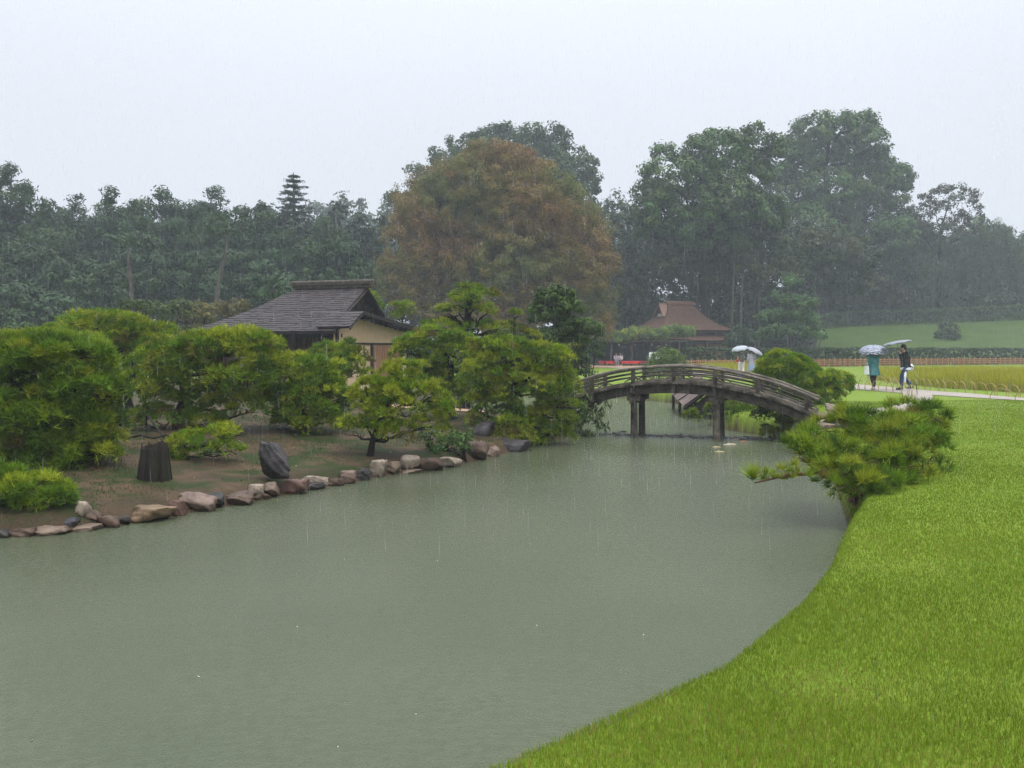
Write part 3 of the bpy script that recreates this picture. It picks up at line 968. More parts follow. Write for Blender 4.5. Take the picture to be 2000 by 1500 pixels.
pine("pine_tree", "pine clump close in front of the cream wall of the tea house",
     pads_px([(655, 702, 52, 28), (692, 718, 40, 38), (632, 720, 44, 30), (598, 716, 32, 22), (688, 690, 30, 22)], 24.5),
     trunk_px([(668, 800), (664, 750), (672, 700)], 24.7), 0.11, 9, 0.23, 24, 9, 0.12, 0.013, (2.6, 4, 3.6, 1.6, 1.4), jit=0.16)
pine("pine_tree", "bright yellow green lobed pine leaning over the waterline stones",
     pads_px([(790, 738, 52, 30), (742, 778, 66, 36), (805, 798, 72, 46), (716, 820, 52, 32), (838, 830, 36, 32), (765, 850, 50, 24), (690, 845, 34, 18), (850, 778, 26, 30), (720, 770, 40, 26)], 16.3, 0.9),
     trunk_px([(722, 895), (728, 860), (745, 815), (770, 770), (785, 745)], 16.2), 0.065, 12, 0.17, 24, 9, 0.10, 0.0095, (1.6, 3.6, 5.5, 1, 0.6))
pine("pine_tree", "olive tinted pine with a straight dark trunk beside the sandbank",
     pads_px([(850, 668, 60, 26), (815, 690, 46, 30), (893, 690, 58, 36), (872, 745, 54, 38), (835, 730, 40, 30), (880, 780, 40, 24)], 22.6),
     trunk_px([(878, 818), (876, 770), (880, 715), (862, 675)], 22.8), 0.16, 8.5, 0.23, 24, 9, 0.12, 0.012, (3.2, 3.6, 2.4, 2, 2.4))
pine("pine_tree", "massive overhanging pine spreading over the water just before the bridge",
     pads_px([(988, 698, 72, 36), (1060, 716, 66, 38), (945, 735, 52, 46), (1018, 762, 88, 46), (1088, 772, 42, 46), (975, 825, 56, 48), (1050, 835, 66, 36), (1104, 806, 28, 32), (1000, 865, 70, 20), (1080, 850, 45, 24), (930, 790, 34, 30)], 20.6, 0.95),
     trunk_px([(985, 866, 0.9), (985, 830, .6), (1000, 780, .3), (1010, 720, 0)], 20.8), 0.15, 10, 0.22, 26, 9, 0.115, 0.011, (2.6, 4.2, 3.2, 1.8, 1.8))
pine("pine_tree", "tall layered pine with a bright mushroom shaped top",
     pads_px([(920, 582, 50, 22), (885, 615, 34, 18), (940, 618, 32, 20), (865, 645, 42, 16), (942, 648, 42, 20), (910, 600, 36, 16)], 27.0),
     trunk_px([(905, 802), (908, 720), (911, 655), (918, 590)], 27.2), 0.19, 7.5, 0.26, 24, 8, 0.13, 0.015, (3.4, 4.2, 3.4, 1.2, 0.4), low=-0.25)
pine("pine_tree", "small olive brown layered pine between the mushroom topped pine and the dark topiary",
     pads_px([(1005, 618, 22, 9), (990, 645, 36, 14), (1022, 658, 30, 13), (968, 662, 26, 12)], 29.0),
     trunk_px([(1003, 760), (1004, 690), (1005, 622)], 29.2), 0.08, 9, 0.22, 20, 8, 0.12, 0.015, (1.5, 2.5, 1.5, 2, 4), 0.8, low=-0.2)
pine("pine_tree", "small flat topped pine with a bare pale trunk beyond the tea house roof",
     pads_px([(766, 604, 20, 11), (797, 602, 19, 10), (777, 622, 22, 9), (790, 612, 12, 8)], 37.5),
     trunk_px([(788, 762), (787, 660), (786, 628), (783, 608)], 37.5), 0.075, 7, 0.24, 20, 7, 0.14, 0.02, (3, 4, 3, 1, 0.5), bark='bark_grey', low=-0.2)
pine("pine_tree", "rounded pine half hidden behind the dark gable of the tea house",
     pads_px([(722, 585, 18, 20), (732, 612, 16, 22), (715, 640, 22, 24)], 38.5), trunk_px([(720, 760), (720, 690), (722, 600)], 38.5), 0.12, 7, 0.28, 20, 7, 0.14, 0.02, (3, 4, 3, 1, 0.4))

TOPI = ((0.036, 0.066, 0.014), (0.048, 0.082, 0.014), (0.040, 0.062, 0.018))
broadleaf("topiary_tree", "dark green topiary tree with tiered cushions on a bare grey trunk", "topiary",
          pads_px([(1085, 578, 38, 17), (1058, 602, 24, 12), (1112, 600, 27, 13), (1078, 622, 40, 12), (1128, 642, 44, 18), (1055, 660, 40, 17), (1112, 668, 36, 15), (1075, 690, 26, 14), (1120, 700, 26, 14)], 30.5, jd=0.5),
          [trunk_px([(1101, 752), (1099, 700), (1098, 650), (1092, 585)], 30.5), trunk_px([(1110, 752), (1108, 690), (1105, 640)], 31.0)], 0.10, 26, 0.2, 70, 0.10, tuple((a * 1.25, b * 1.3, c) for a, b, c in TOPI), bark='bark_grey', low=-0.45)
broadleaf("topiary_tree", "thin yellow green leaf tier on the grey trunk beside the dark topiary", "topiary",
          pads_px([(1088, 680, 32, 6), (1118, 676, 18, 6)], 29.8), [trunk_px([(1098, 750), (1098, 715), (1099, 682)], 29.8)], 0.05, 14, 0.16, 30, 0.09, ((0.10, 0.14, 0.015), (0.13, 0.15, 0.02)), bark='bark_grey', low=-0.2)


def clipped(name, label, cat, pads, per_m2=26, cr=0.16, per=34, size=0.075, tones=TOPI, low=-0.6, group=None, mat_='leaf', d=None, **kw):
    """a clipped bush: short stems inside, a dense even skin of leaves"""
    c0, r0 = pads[0]
    bx, by = c0[0], c0[1]
    t = thing(name, label, cat, (bx, by, gz(bx, by)), group)
    mb = MB()
    for c, r in pads:
        for q in range(3):
            mb.tube(bow((c[0] + rng.normal() * 0.05, c[1], gz(c[0], c[1]) - 0.05), c + rng.normal(size=3) * np.array(r) * 0.3, 3, 0, 0.03), [0.03, 0.025, 0.02, 0.012], 5)
    mb.build("stem", M['bark'], t)
    C, Nn = clumps_on(pads, per_m2, low, 0.25, 0.06)
    V, idx, col = leaf_mesh(C, Nn, cr, per, size, tones, **kw)
    link("foliage", raw_mesh("foliage", V - root_loc(t), 4, idx, M['leaf'], col), t)
    return t


clipped("round_bush", "large egg shaped clipped bush right behind the dark topiary", "bush", pads_px([(1146, 672, 31, 42)], 36.0), 20, 0.2, 40, 0.085, ((0.05, 0.075, 0.03), (0.06, 0.09, 0.03)))
clipped("leafy_shrub", "dark loose shrub at the foot of the dark topiary", "shrub", pads_px([(1120, 725, 28, 22), (1145, 728, 20, 14), (1090, 735, 26, 16)], 31.5), 14, 0.2, 36, 0.10, ((0.04, 0.07, 0.022), (0.055, 0.075, 0.025)))
clipped("fern_bush", "fresh green fern bush above the pale flat slab on the waterline", "shrub",
        pads_px([(872, 866, 40, 22), (905, 850, 26, 16), (842, 850, 22, 16), (890, 878, 28, 14), (862, 885, 22, 10)], 17.2), 26, 0.13, 26, 0.085, ((0.055, 0.115, 0.03), (0.075, 0.135, 0.03), (0.045, 0.09, 0.025)), aspect=0.3, droop=0.3)
broadleaf("weeping_shrub", "shrub with long drooping leaves hanging under the bridge end", "shrub",
          pads_px([(1132, 800, 40, 34), (1160, 790, 34, 16), (1150, 820, 42, 18), (1120, 838, 36, 20), (1178, 776, 18, 8), (1138, 850, 20, 8)], 22.6),
          [trunk_px([(1095, 835), (1112, 815), (1135, 800)], 22.7)], 0.05, 9, 0.2, 18, 0.20, ((0.045, 0.085, 0.022), (0.06, 0.10, 0.025), (0.10, 0.13, 0.04)), aspect=0.18, droop=0.9, low=-0.8, flat=0.3)
pine("pine_tree", "pruned pine standing on dark legs in the shallows behind the bridge, next to the boathouse",
     pads_px([(1395, 800, 30, 16), (1440, 793, 34, 18), (1470, 800, 26, 14), (1352, 812, 14, 12)], 25.6), trunk_px([(1419, 826), (1417, 810), (1420, 795)], 25.6), 0.05, 11, 0.17, 22, 8, 0.10, 0.012, (3, 4, 2.4, 1, 0.3), 0.85, low=-0.5,
     extra=[([W(1450, 832, 25.4), W(1449, 815, 25.4), W(1446, 796, 25.4)], 0.05), ([W(1475, 832, 25.3), W(1473, 800, 25.4)], 0.045), ([W(1400, 832, 25.4), W(1400, 802, 25.4)], 0.045)])
pine("pine_tree", "low pale green pine branch under the bridge close to the bank wall",
     pads_px([(1515, 806, 40, 13), (1488, 812, 24, 10), (1540, 835, 30, 22), (1505, 850, 26, 18)], 21.9), trunk_px([(1548, 850), (1530, 830), (1512, 812)], 22.0), 0.06, 14, 0.14, 20, 8, 0.10, 0.011, (2, 4, 3, 1, 0.3), 0.85)

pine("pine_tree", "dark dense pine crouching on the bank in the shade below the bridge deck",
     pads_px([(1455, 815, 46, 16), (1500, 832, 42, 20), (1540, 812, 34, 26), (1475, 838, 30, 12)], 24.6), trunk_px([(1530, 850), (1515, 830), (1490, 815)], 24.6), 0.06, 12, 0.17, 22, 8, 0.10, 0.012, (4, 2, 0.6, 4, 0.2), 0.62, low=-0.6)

# right side: soft rounded pine, ball bush, hanging pine
pine("pine_tree", "soft many lobed clipped pine between the bridge end and the path",
     pads_px([(1532, 716, 48, 28), (1508, 738, 36, 28), (1560, 742, 44, 32), (1592, 758, 40, 30), (1635, 752, 30, 28), (1575, 775, 46, 20), (1520, 765, 40, 24), (1610, 776, 38, 15), (1550, 724, 40, 26)], 25.5, 1.0),
     trunk_px([(1560, 792), (1555, 765), (1545, 735)], 25.6), 0.08, 24, 0.15, 28, 9, 0.085, 0.010, (5, 4.5, 1.5, 1, 0.1), 1.15, low=-0.5, updraft=0.45, jit=0.05, inner=0.1)
clipped("round_bush", "light green ball shaped bush in front of the notice boards", "bush", pads_px([(1306, 706, 34, 22), (1306, 724, 44, 18), (1285, 722, 26, 14)], 45.0), 14, 0.24, 40, 0.10, ((0.075, 0.12, 0.025), (0.095, 0.14, 0.025)))
L_PINE = [(1788, 824, 60, 32, 1.6), (1832, 836, 26, 28, 2.0), (1742, 844, 58, 34, 1.2), (1690, 856, 58, 40, .6), (1640, 846, 48, 34, .9), (1788, 872, 62, 42, .6), (1722, 916, 66, 42, 0), (1600, 868, 42, 28, .5),
          (1582, 900, 44, 28, 0), (1680, 940, 48, 22, -.3), (1650, 934, 34, 20, -.2), (1705, 948, 46, 18, -.5), (1662, 952, 40, 22, -.55), (1688, 962, 38, 16, -.65), (1640, 925, 40, 24, -.4), (1765, 915, 52, 26, 0), (1612, 900, 22, 14, .1), (1560, 880, 24, 26, .1), (1815, 890, 34, 34, .9), (1660, 888, 40, 26, .1)]
hang = thing("pine_tree", "long needled pine leaning from the grass bank out over the water", "pine tree", (*[float(v) for v in W(1672, 965, 11.2)[:2]], gz(*W(1672, 965, 11.2)[:2])))
mb = MB()
tr = trunk_px([(1672, 968), (1690, 925), (1720, 885, .4), (1760, 840, .9)], 11.2)
mb.tube(tr, [0.10, 0.075, 0.06, 0.03], 9, True, 0.1)
mb.build("trunk", M['bark_red'], hang)
PL = pads_px(L_PINE, 11.3, 0.9)
limbs(hang, M['bark_red'], tr, PL, 0.07)
mb = MB()
arm = [W(1690, 935, 11.2), W(1630, 920, 11.1), W(1580, 925, 11.0), W(1535, 928, 10.9), W(1500, 937, 10.85), W(1474, 943, 10.8)]
mb.tube(arm, [0.035, 0.03, 0.024, 0.018, 0.013, 0.009], 7)
mb.build("branch", M['bark_red'], hang)
mb = MB()
mb.tube([W(1625, 905, 11.1), W(1628, 925, 11.0), W(1622, 940, 11.0)], [0.014, 0.010, 0.007], 6)
mb.build("branch", M['bark_red'], hang)
C, Nn = clumps_on(PL, 25, -0.7, 0.18, 0.16, 0.06)
TW = (4.4, 4.5, 2.4, 1.6, 0.5)
V1, i1, c1 = needle_mesh(C, Nn, 0.135, 9, 22, 0.145, 0.0095, TW, 1.0, 0.5, 0.72)
AC = np.array([W(px, py, 10.85 + 0.1 * math.sin(px)) for px, py in ((1474, 940), (1484, 932), (1500, 930), (1512, 938), (1524, 922), (1540, 925), (1552, 915), (1560, 930), (1535, 940), (1575, 935), (1622, 935), (1625, 945), (1612, 938), (1632, 950), (1548, 938), (1590, 945), (1586, 930), (1490, 942))])
V2, i2, c2 = needle_mesh(AC, np.tile(UP, (len(AC), 1)), 0.065, 5, 20, 0.125, 0.0065, (1.5, 4, 3, 1, 2), 1.0, 0.6, 0.7)
V3, i3, c3 = needle_mesh(np.array([W(1466, 932, 10.8), W(1474, 938, 10.8)]), np.tile(UP, (2, 1)), 0.03, 6, 14, 0.20, 0.0065, (0, 3, 4, 0, 1), 1.15, 1.4, 0.4)
V = np.concatenate([V1, V2, V3])
link("crown", raw_mesh("crown", V - root_loc(hang), 3, np.arange(len(V)), M['needle'], np.concatenate([c1, c2, c3])), hang)

# shrubs in the garden beyond the island
for px, py, rx, ry, d, tn, lab in (
    (268, 598, 24, 14, 40, ((0.06, 0.085, 0.02), (0.05, 0.08, 0.02)), "dark rounded shrub rising just behind the wide domed pine"),
    (335, 604, 36, 17, 42, ((0.065, 0.095, 0.025), (0.08, 0.105, 0.03)), "pale green loose shrub between the rounded shrub and the tea house roof"),
    (388, 612, 36, 15, 44, ((0.13, 0.11, 0.03), (0.11, 0.115, 0.03)), "yellowing shrub next to the low end of the tea house roof"),
    (455, 598, 30, 14, 46, ((0.12, 0.10, 0.03), (0.09, 0.09, 0.03)), "yellowish shrub above the slope of the tea house roof"),
    (38, 648, 26, 17, 42, ((0.045, 0.085, 0.03), (0.05, 0.09, 0.03)), "blue green round shrub behind the yellow green pine top"),
    (115, 665, 30, 16, 40, ((0.04, 0.075, 0.03),), "small shaded shrub in the gap before the wide domed pine")):
    bot = HY + EYE * F / d
    clipped("garden_shrub", lab, "shrub", pads_px([(px, py, rx, ry), (px + 3, (py + bot) / 2, rx * 0.9, (bot - py) / 2)], d), 7, 0.3, 40, 0.14, tn)

# ------------------------------------------------------------------ the wood behind
FIR = tuple((c[0] * 0.95, c[1] * 1.083, c[2] * 0.95) for c in ((0.030, 0.058, 0.026), (0.038, 0.066, 0.026), (0.044, 0.070, 0.024)))
OAK = tuple((c[0] * 1.15, c[1] * 1.288, c[2] * 1.15) for c in ((0.034, 0.056, 0.022), (0.042, 0.066, 0.024), (0.050, 0.070, 0.026)))
CAMPHOR = tuple((c[0] * 1.2, c[1] * 1.344, c[2] * 1.2) for c in ((0.040, 0.072, 0.024), (0.050, 0.086, 0.026), (0.062, 0.088, 0.028), (0.044, 0.064, 0.026)))
BROWN = ((0.108, 0.122, 0.026), (0.135, 0.124, 0.027), (0.165, 0.124, 0.028), (0.170, 0.118, 0.029), (0.178, 0.110, 0.031), (0.185, 0.098, 0.035))
_old = ((0.150, 0.115, 0.030), (0.130, 0.112, 0.028), (0.165, 0.105, 0.034), (0.105, 0.105, 0.027), (0.170, 0.092, 0.038), (0.15, 0.125, 0.03))


def gtrunk(px, d, pts, lean=None):
    """a trunk from the ground under image column px"""
    x = X_at(px, d)
    return [np.array((x, d, gz(x, d) - 0.2))] + [W(*p, d) for p in pts]


def forest_pine(px, top, hw, d, label, bottom=560, tones=FIR, group="tall pines along the far edge of the garden"):
    """a tall dark conifer of stacked ragged tiers"""
    pads = []
    n = max(5, int((bottom - top) / 26))
    for i in range(n):
        t = i / (n - 1)
        y = top + 8 + (bottom - top - 8) * t
        w = hw * (0.30 + 0.9 * min(1, t * 2.2) ** 0.8) * rng.uniform(0.8, 1.2)
        pads.append((px + rng.normal() * hw * 0.22 * (0.3 + t), y, w, 17 * rng.uniform(0.8, 1.2)))
    for q in range(3):
        pads.append((px + rng.uniform(-0.8, 0.8) * hw, top + rng.uniform(30, 75), hw * 0.3, 20))
    P_ = pads_px(pads, d, 0.9, 0.5)
    return broadleaf("forest_pine", label, "pine tree", P_, [gtrunk(px, d, [(px + 3, 600), (px - 2, 480), (px, top + 12)])], 0.24, 0.85, 0.8, 66, 0.40, tones, group, 'bark_grey', -0.65, 0.3, True, aspect=0.3, flat=0.25, squash=0.9, jit=0.2)


LEFT_WOOD = [
    (22, 325, 56, 80, "tallest dark pine at the end of the wood, above the broad soft needled pine", 600),
    (-45, 350, 60, 82, "dark pine at the extreme end of the wood, cut by the picture edge", 600),
    (88, 405, 40, 78, "narrow pine right beside the tallest dark pine", 590),
    (142, 392, 46, 86, "ragged pine with an open crown, second from the tallest dark pine", 590),
    (215, 378, 40, 82, "pointed pine with a small spire standing clear above the wood", 600),
    (266, 402, 40, 78, "low topped pine between the two pointed pines", 600),
    (318, 375, 44, 84, "sharp pointed pine midway between the tallest dark pine and the tiered fir", 600),
    (372, 410, 36, 80, "lower pine filling the gap beside the broad crowned pine", 600),
    (412, 376, 58, 86, "broad crowned pine with a rounded ragged top", 600),
    (478, 408, 46, 80, "soft topped pine next to the tiered fir", 600),
    (640, 430, 55, 84, "greenish pine standing just behind the tiered fir", 560),
    (532, 430, 42, 82, "hazy pine directly before the tiered fir", 580),
]
for a in LEFT_WOOD:
    forest_pine(*a)
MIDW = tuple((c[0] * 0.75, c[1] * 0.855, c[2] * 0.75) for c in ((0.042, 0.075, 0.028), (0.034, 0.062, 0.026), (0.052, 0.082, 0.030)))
for px, py, rx, ry, d, lab in (
    (55, 540, 70, 60, 70, "bushy understorey tree below the tallest dark pine"), (165, 560, 70, 55, 68, "rounded understorey tree below the pointed spire pine"),
    (270, 545, 62, 50, 72, "dark understorey tree in the shade below the low topped pine"), (365, 550, 60, 50, 72, "understorey tree with a leaning pale trunk beside it"),
    (470, 540, 66, 50, 74, "understorey tree above the long slope of the tea house roof"), (545, 562, 52, 26, 60, "low olive tree peeping over the tea house ridge"),
    (655, 530, 60, 60, 74, "leafy tree between the tea house ridge and the great brown tree"), (100, 610, 60, 35, 62, "dark bush under the rounded understorey tree"), (20, 600, 40, 40, 60, "dark bush at the end of the wood")):
    bot = HY + EYE * F / d
    pads = [(px, py, rx, ry), (px - rx * .5, py + ry * .5, rx * .7, ry * .6), (px + rx * .5, py + ry * .5, rx * .7, ry * .6), (px + rx * .2, py - ry * .5, rx * .6, ry * .5)]
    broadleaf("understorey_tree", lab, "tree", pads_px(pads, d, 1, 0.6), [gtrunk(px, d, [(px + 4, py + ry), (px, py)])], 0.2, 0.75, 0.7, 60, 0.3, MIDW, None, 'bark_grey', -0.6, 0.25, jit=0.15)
for px, top, lean, d, lab in ((410, 445, 40, 66, "slim leaning pale trunk rising between the understorey trees"), (262, 480, -14, 66, "slim dark trunk in the shade of the wood")):
    x = X_at(px, d)
    t = thing("bare_tree", lab, "tree", (x, d, gz(x, d)))
    mb = MB(); mb.tube(gtrunk(px, d, [(px + lean * .4, 560), (px + lean, top)]), [0.2, 0.16, 0.08], 7); mb.build("trunk", M['bark_grey'], t)
    C, Nn = clumps_on(pads_px([(px + lean, top, 40, 22)], d), 0.8, -0.4)
    V, idx, col = leaf_mesh(C, Nn, 0.6, 40, 0.3, MIDW)
    link("crown", raw_mesh("crown", V - root_loc(t), 4, idx, M['leaf'], col), t)

# the tiered fir
d = 92.0
x = X_at(573, d)
fir = thing("tiered_fir", "tall fir with clear horizontal tiers rising above the whole left wood", "fir tree", (x, d, gz(x, d)))
mb = MB()
mb.tube([(x, d, gz(x, d) - 0.2), W(574, 560, d), W(575, 440, d), W(573, 337, d)], [0.42, 0.36, 0.24, 0.04], 8)
mb.build("trunk", M['bark_grey'], fir)
FC, FN = [], []
mb = MB()
for py, wpx in ((343, 7), (352, 15), (363, 24), (376, 30), (389, 34), (402, 36), (415, 38), (428, 37), (444, 48), (462, 50), (482, 58), (503, 62), (526, 66), (548, 64)):
    nb = 7
    for q in range(nb):
        a = q * 2 * math.pi / nb + py * 0.7 + rng.normal() * 0.25
        Lb = wpx * d / F * rng.uniform(0.75, 1.12)
        p0 = W(574, py, d)
        dirv = np.array((math.cos(a), math.sin(a), 0))
        pts = [p0 + dirv * Lb * t + UP * Lb * (0.16 * t - 0.42 * t * t + 0.26 * t ** 3) - UP * 0.1 for t in (0, .25, .5, .75, 1)]
        mb.tube(pts, [0.09, 0.07, 0.05, 0.035, 0.02], 5, False)
        for t in np.linspace(0.18, 1.0, max(3, int(Lb * 3.4))):
            FC.append(p0 + dirv * Lb * t + UP * Lb * (0.16 * t - 0.42 * t * t + 0.26 * t ** 3) - UP * 0.1); FN.append(UP)
mb.build("branch", M['bark_grey'], fir)
V, idx, col = leaf_mesh(np.array(FC), np.array(FN), 0.36, 26, 0.30, ((0.026, 0.046, 0.024), (0.032, 0.05, 0.026)), aspect=0.25, squash=0.4)
link("crown", raw_mesh("crown", V - root_loc(fir), 4, idx, M['leaf'], col), fir)

# the great brown tree and the evergreens
d = 76
broadleaf("brown_tree", "great domed tree turning rusty brown in the middle of the garden", "tree",
          pads_px([(958, 372, 110, 84), (885, 420, 105, 90), (1045, 415, 100, 86), (1110, 455, 70, 66), (820, 485, 68, 78), (1125, 520, 70, 80), (900, 520, 105, 80), (1010, 510, 120, 84), (785, 545, 45, 54), (855, 590, 70, 48), (965, 605, 90, 50),
                   (1070, 590, 85, 58), (1155, 590, 45, 52), (1165, 640, 34, 30), (960, 324, 62, 26), (800, 600, 40, 36), (880, 630, 50, 30), (760, 525, 22, 26), (1170, 475, 20, 24), (845, 395, 24, 18), (1095, 378, 26, 18), (1010, 320, 34, 16)], d, 0.9, 0.4),
          [gtrunk(1010, d, [(1012, 610), (1022, 520), (985, 420)]), gtrunk(1025, d, [(1030, 560), (1050, 490)]), gtrunk(950, d, [(945, 590), (930, 520)])], 0.42, 1.45, 0.78, 140, 0.18, BROWN, None, 'bark_grey', -0.7, 0.25, True, droop=0.5, aspect=0.42, jit=0.17, tvar=0.08, lv=0.08)
d = 122
broadleaf("evergreen_tree", "tall dark evergreen whose lobes show above and around the brown tree", "tree",
          pads_px([(1000, 285, 80, 40), (930, 285, 55, 32), (1060, 275, 50, 34), (1095, 320, 60, 45), (1130, 350, 42, 56), (880, 310, 46, 26), (815, 342, 26, 20), (762, 388, 16, 9), (1135, 410, 45, 60), (1200, 405, 26, 26), (1212, 430, 20, 20), (1195, 470, 50, 56), (960, 330, 80, 50), (1050, 350, 80, 60), (860, 360, 50, 40), (1190, 540, 60, 70), (1010, 420, 120, 60)], d, 0.9, 0.5),
          [gtrunk(1040, d, [(1035, 520), (1040, 400), (1030, 300)])], 0.8, 0.30, 1.1, 62, 0.44, OAK, None, 'bark', -0.7, 0.2, True, jit=0.14)
d = 94
broadleaf("camphor_tree", "great rounded evergreen with a cloud like crown, behind the thatched house", "tree",
          pads_px([(1320, 350, 66, 48), (1405, 305, 72, 46), (1280, 415, 44, 44), (1340, 410, 75, 50), (1440, 340, 62, 50), (1420, 400, 72, 50), (1265, 385, 28, 28), (1470, 252, 18, 11), (1500, 290, 40, 30), (1475, 420, 60, 50), (1260, 450, 22, 26), (1300, 300, 26, 16), (1370, 460, 90, 40)], d, 0.9, 0.5),
          [gtrunk(1378, d, [(1375, 560), (1385, 470), (1400, 360)])], 0.75, 0.62, 0.95, 72, 0.35, CAMPHOR, None, 'bark', -0.65, 0.15, True, jit=0.1)
d = 127
broadleaf("camphor_tree", "tallest evergreen with sky gaps in its billowing crown, behind the bright green tree", "tree",
          pads_px([(1615, 262, 68, 38), (1545, 320, 62, 46), (1690, 285, 44, 40), (1700, 350, 64, 48), (1590, 300, 40, 26), (1640, 375, 70, 46), (1738, 350, 42, 34), (1550, 395, 55, 44), (1600, 440, 80, 46), (1705, 425, 58, 50), (1755, 400, 26, 26), (1520, 350, 40, 34), (1640, 320, 36, 26), (1740, 460, 50, 40), (1670, 240, 40, 24)], d, 0.9, 0.5),
          [gtrunk(1608, d, [(1622, 540), (1618, 440), (1612, 330), (1620, 270)])], 1.0, 0.40, 1.15, 74, 0.45, CAMPHOR, None, 'bark', -0.6, 0.12, True, jit=0.1)
for cx_, lst, tr, lab, d in (
    (1360, [(1330, 490, 70, 40), (1400, 500, 60, 40), (1290, 520, 46, 44), (1370, 540, 70, 40)], [(1362, 565), (1372, 510), (1384, 470)], "shaded olive tree with a slanting pale trunk behind the thatched house", 96),
    (1590, [(1610, 490, 66, 42), (1670, 505, 50, 46), (1560, 505, 44, 34), (1640, 550, 56, 34)], [(1598, 540), (1610, 500), (1622, 465)], "shaded olive tree with a slanting pale trunk above the bright green tree", 100),
    (1480, [(1480, 480, 60, 44), (1440, 520, 50, 36), (1520, 530, 50, 36)], [(1482, 560), (1478, 500)], "dim tree between the two slanting pale trunks", 96),
    (1720, [(1715, 520, 56, 50), (1760, 540, 46, 44), (1690, 570, 50, 36), (1650, 580, 50, 34), (1730, 585, 50, 28)], [(1722, 590), (1718, 530)], "dim dark tree beside the bamboo grove", 126),
    (1225, [(1225, 540, 40, 60), (1235, 610, 40, 46), (1210, 480, 26, 40)], [(1225, 600), (1224, 520)], "dark tree in the gap between the brown tree and the thatched house", 97)):
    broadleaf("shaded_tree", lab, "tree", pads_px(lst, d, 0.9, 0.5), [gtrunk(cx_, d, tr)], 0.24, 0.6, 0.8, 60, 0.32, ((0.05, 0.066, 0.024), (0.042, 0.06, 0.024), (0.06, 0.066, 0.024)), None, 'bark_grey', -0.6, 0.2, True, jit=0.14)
for px, y0, lean, lab in ((1426, 480, 10, "thin straight trunk beside the slanting pale one behind the thatched house"), (1660, 470, -12, "thin pale trunk near the dim dark tree"), (1750, 500, 6, "slim pale trunk at the edge of the bamboo grove"), (1445, 520, 6, "slim grey trunk in the dark between the two slanting trunks")):
    dd = 91.5 if px < 1600 else 124.5
    x = X_at(px, dd)
    t = thing("bare_tree", lab, "tree", (x, dd, gz(x, dd)))
    mb = MB(); mb.tube(gtrunk(px, dd, [(px + lean * .5, 590), (px + lean, y0)]), [0.15, 0.12, 0.06], 6); mb.build("trunk", M['bark_grey'], t)
    C, Nn = clumps_on(pads_px([(px + lean, y0, 26, 20)], dd), 0.9, -0.5)
    V, idx, col = leaf_mesh(C, Nn, 0.6, 40, 0.3, ((0.05, 0.066, 0.024),))
    link("crown", raw_mesh("crown", V - root_loc(t), 4, idx, M['leaf'], col), t)
d = 80
broadleaf("bright_tree", "lighter green layered tree standing in front of the dark wood", "tree",
          pads_px([(1543, 552, 22, 16), (1528, 585, 34, 14), (1568, 592, 30, 15), (1510, 618, 30, 15), (1550, 618, 44, 16), (1588, 628, 24, 16), (1500, 648, 26, 12), (1540, 648, 44, 16), (1585, 655, 30, 16)], d, 0.9, 0.5),
          [gtrunk(1545, d, [(1545, 620), (1543, 550)])], 0.2, 1.6, 0.5, 55, 0.22, ((0.065, 0.125, 0.04), (0.08, 0.14, 0.045), (0.055, 0.11, 0.04)), None, 'bark_grey', -0.4, 0.2)
d = 128
broadleaf("sparse_tree", "small thin crowned tree showing bare limbs between the tallest evergreen and the bamboo", "tree",
          pads_px([(1852, 385, 52, 22), (1818, 408, 34, 18), (1888, 410, 26, 22), (1868, 432, 30, 16), (1796, 425, 22, 18), (1845, 452, 44, 16), (1800, 452, 26, 16), (1890, 448, 22, 14)], d, 0.9, 0.5),
          [gtrunk(1832, d, [(1834, 500), (1838, 450), (1852, 400)])], 0.32, 0.42, 0.75, 36, 0.34, ((0.06, 0.06, 0.035), (0.07, 0.062, 0.04), (0.05, 0.06, 0.03)), None, 'bark', -0.5, 0.1, True, jit=0.16)

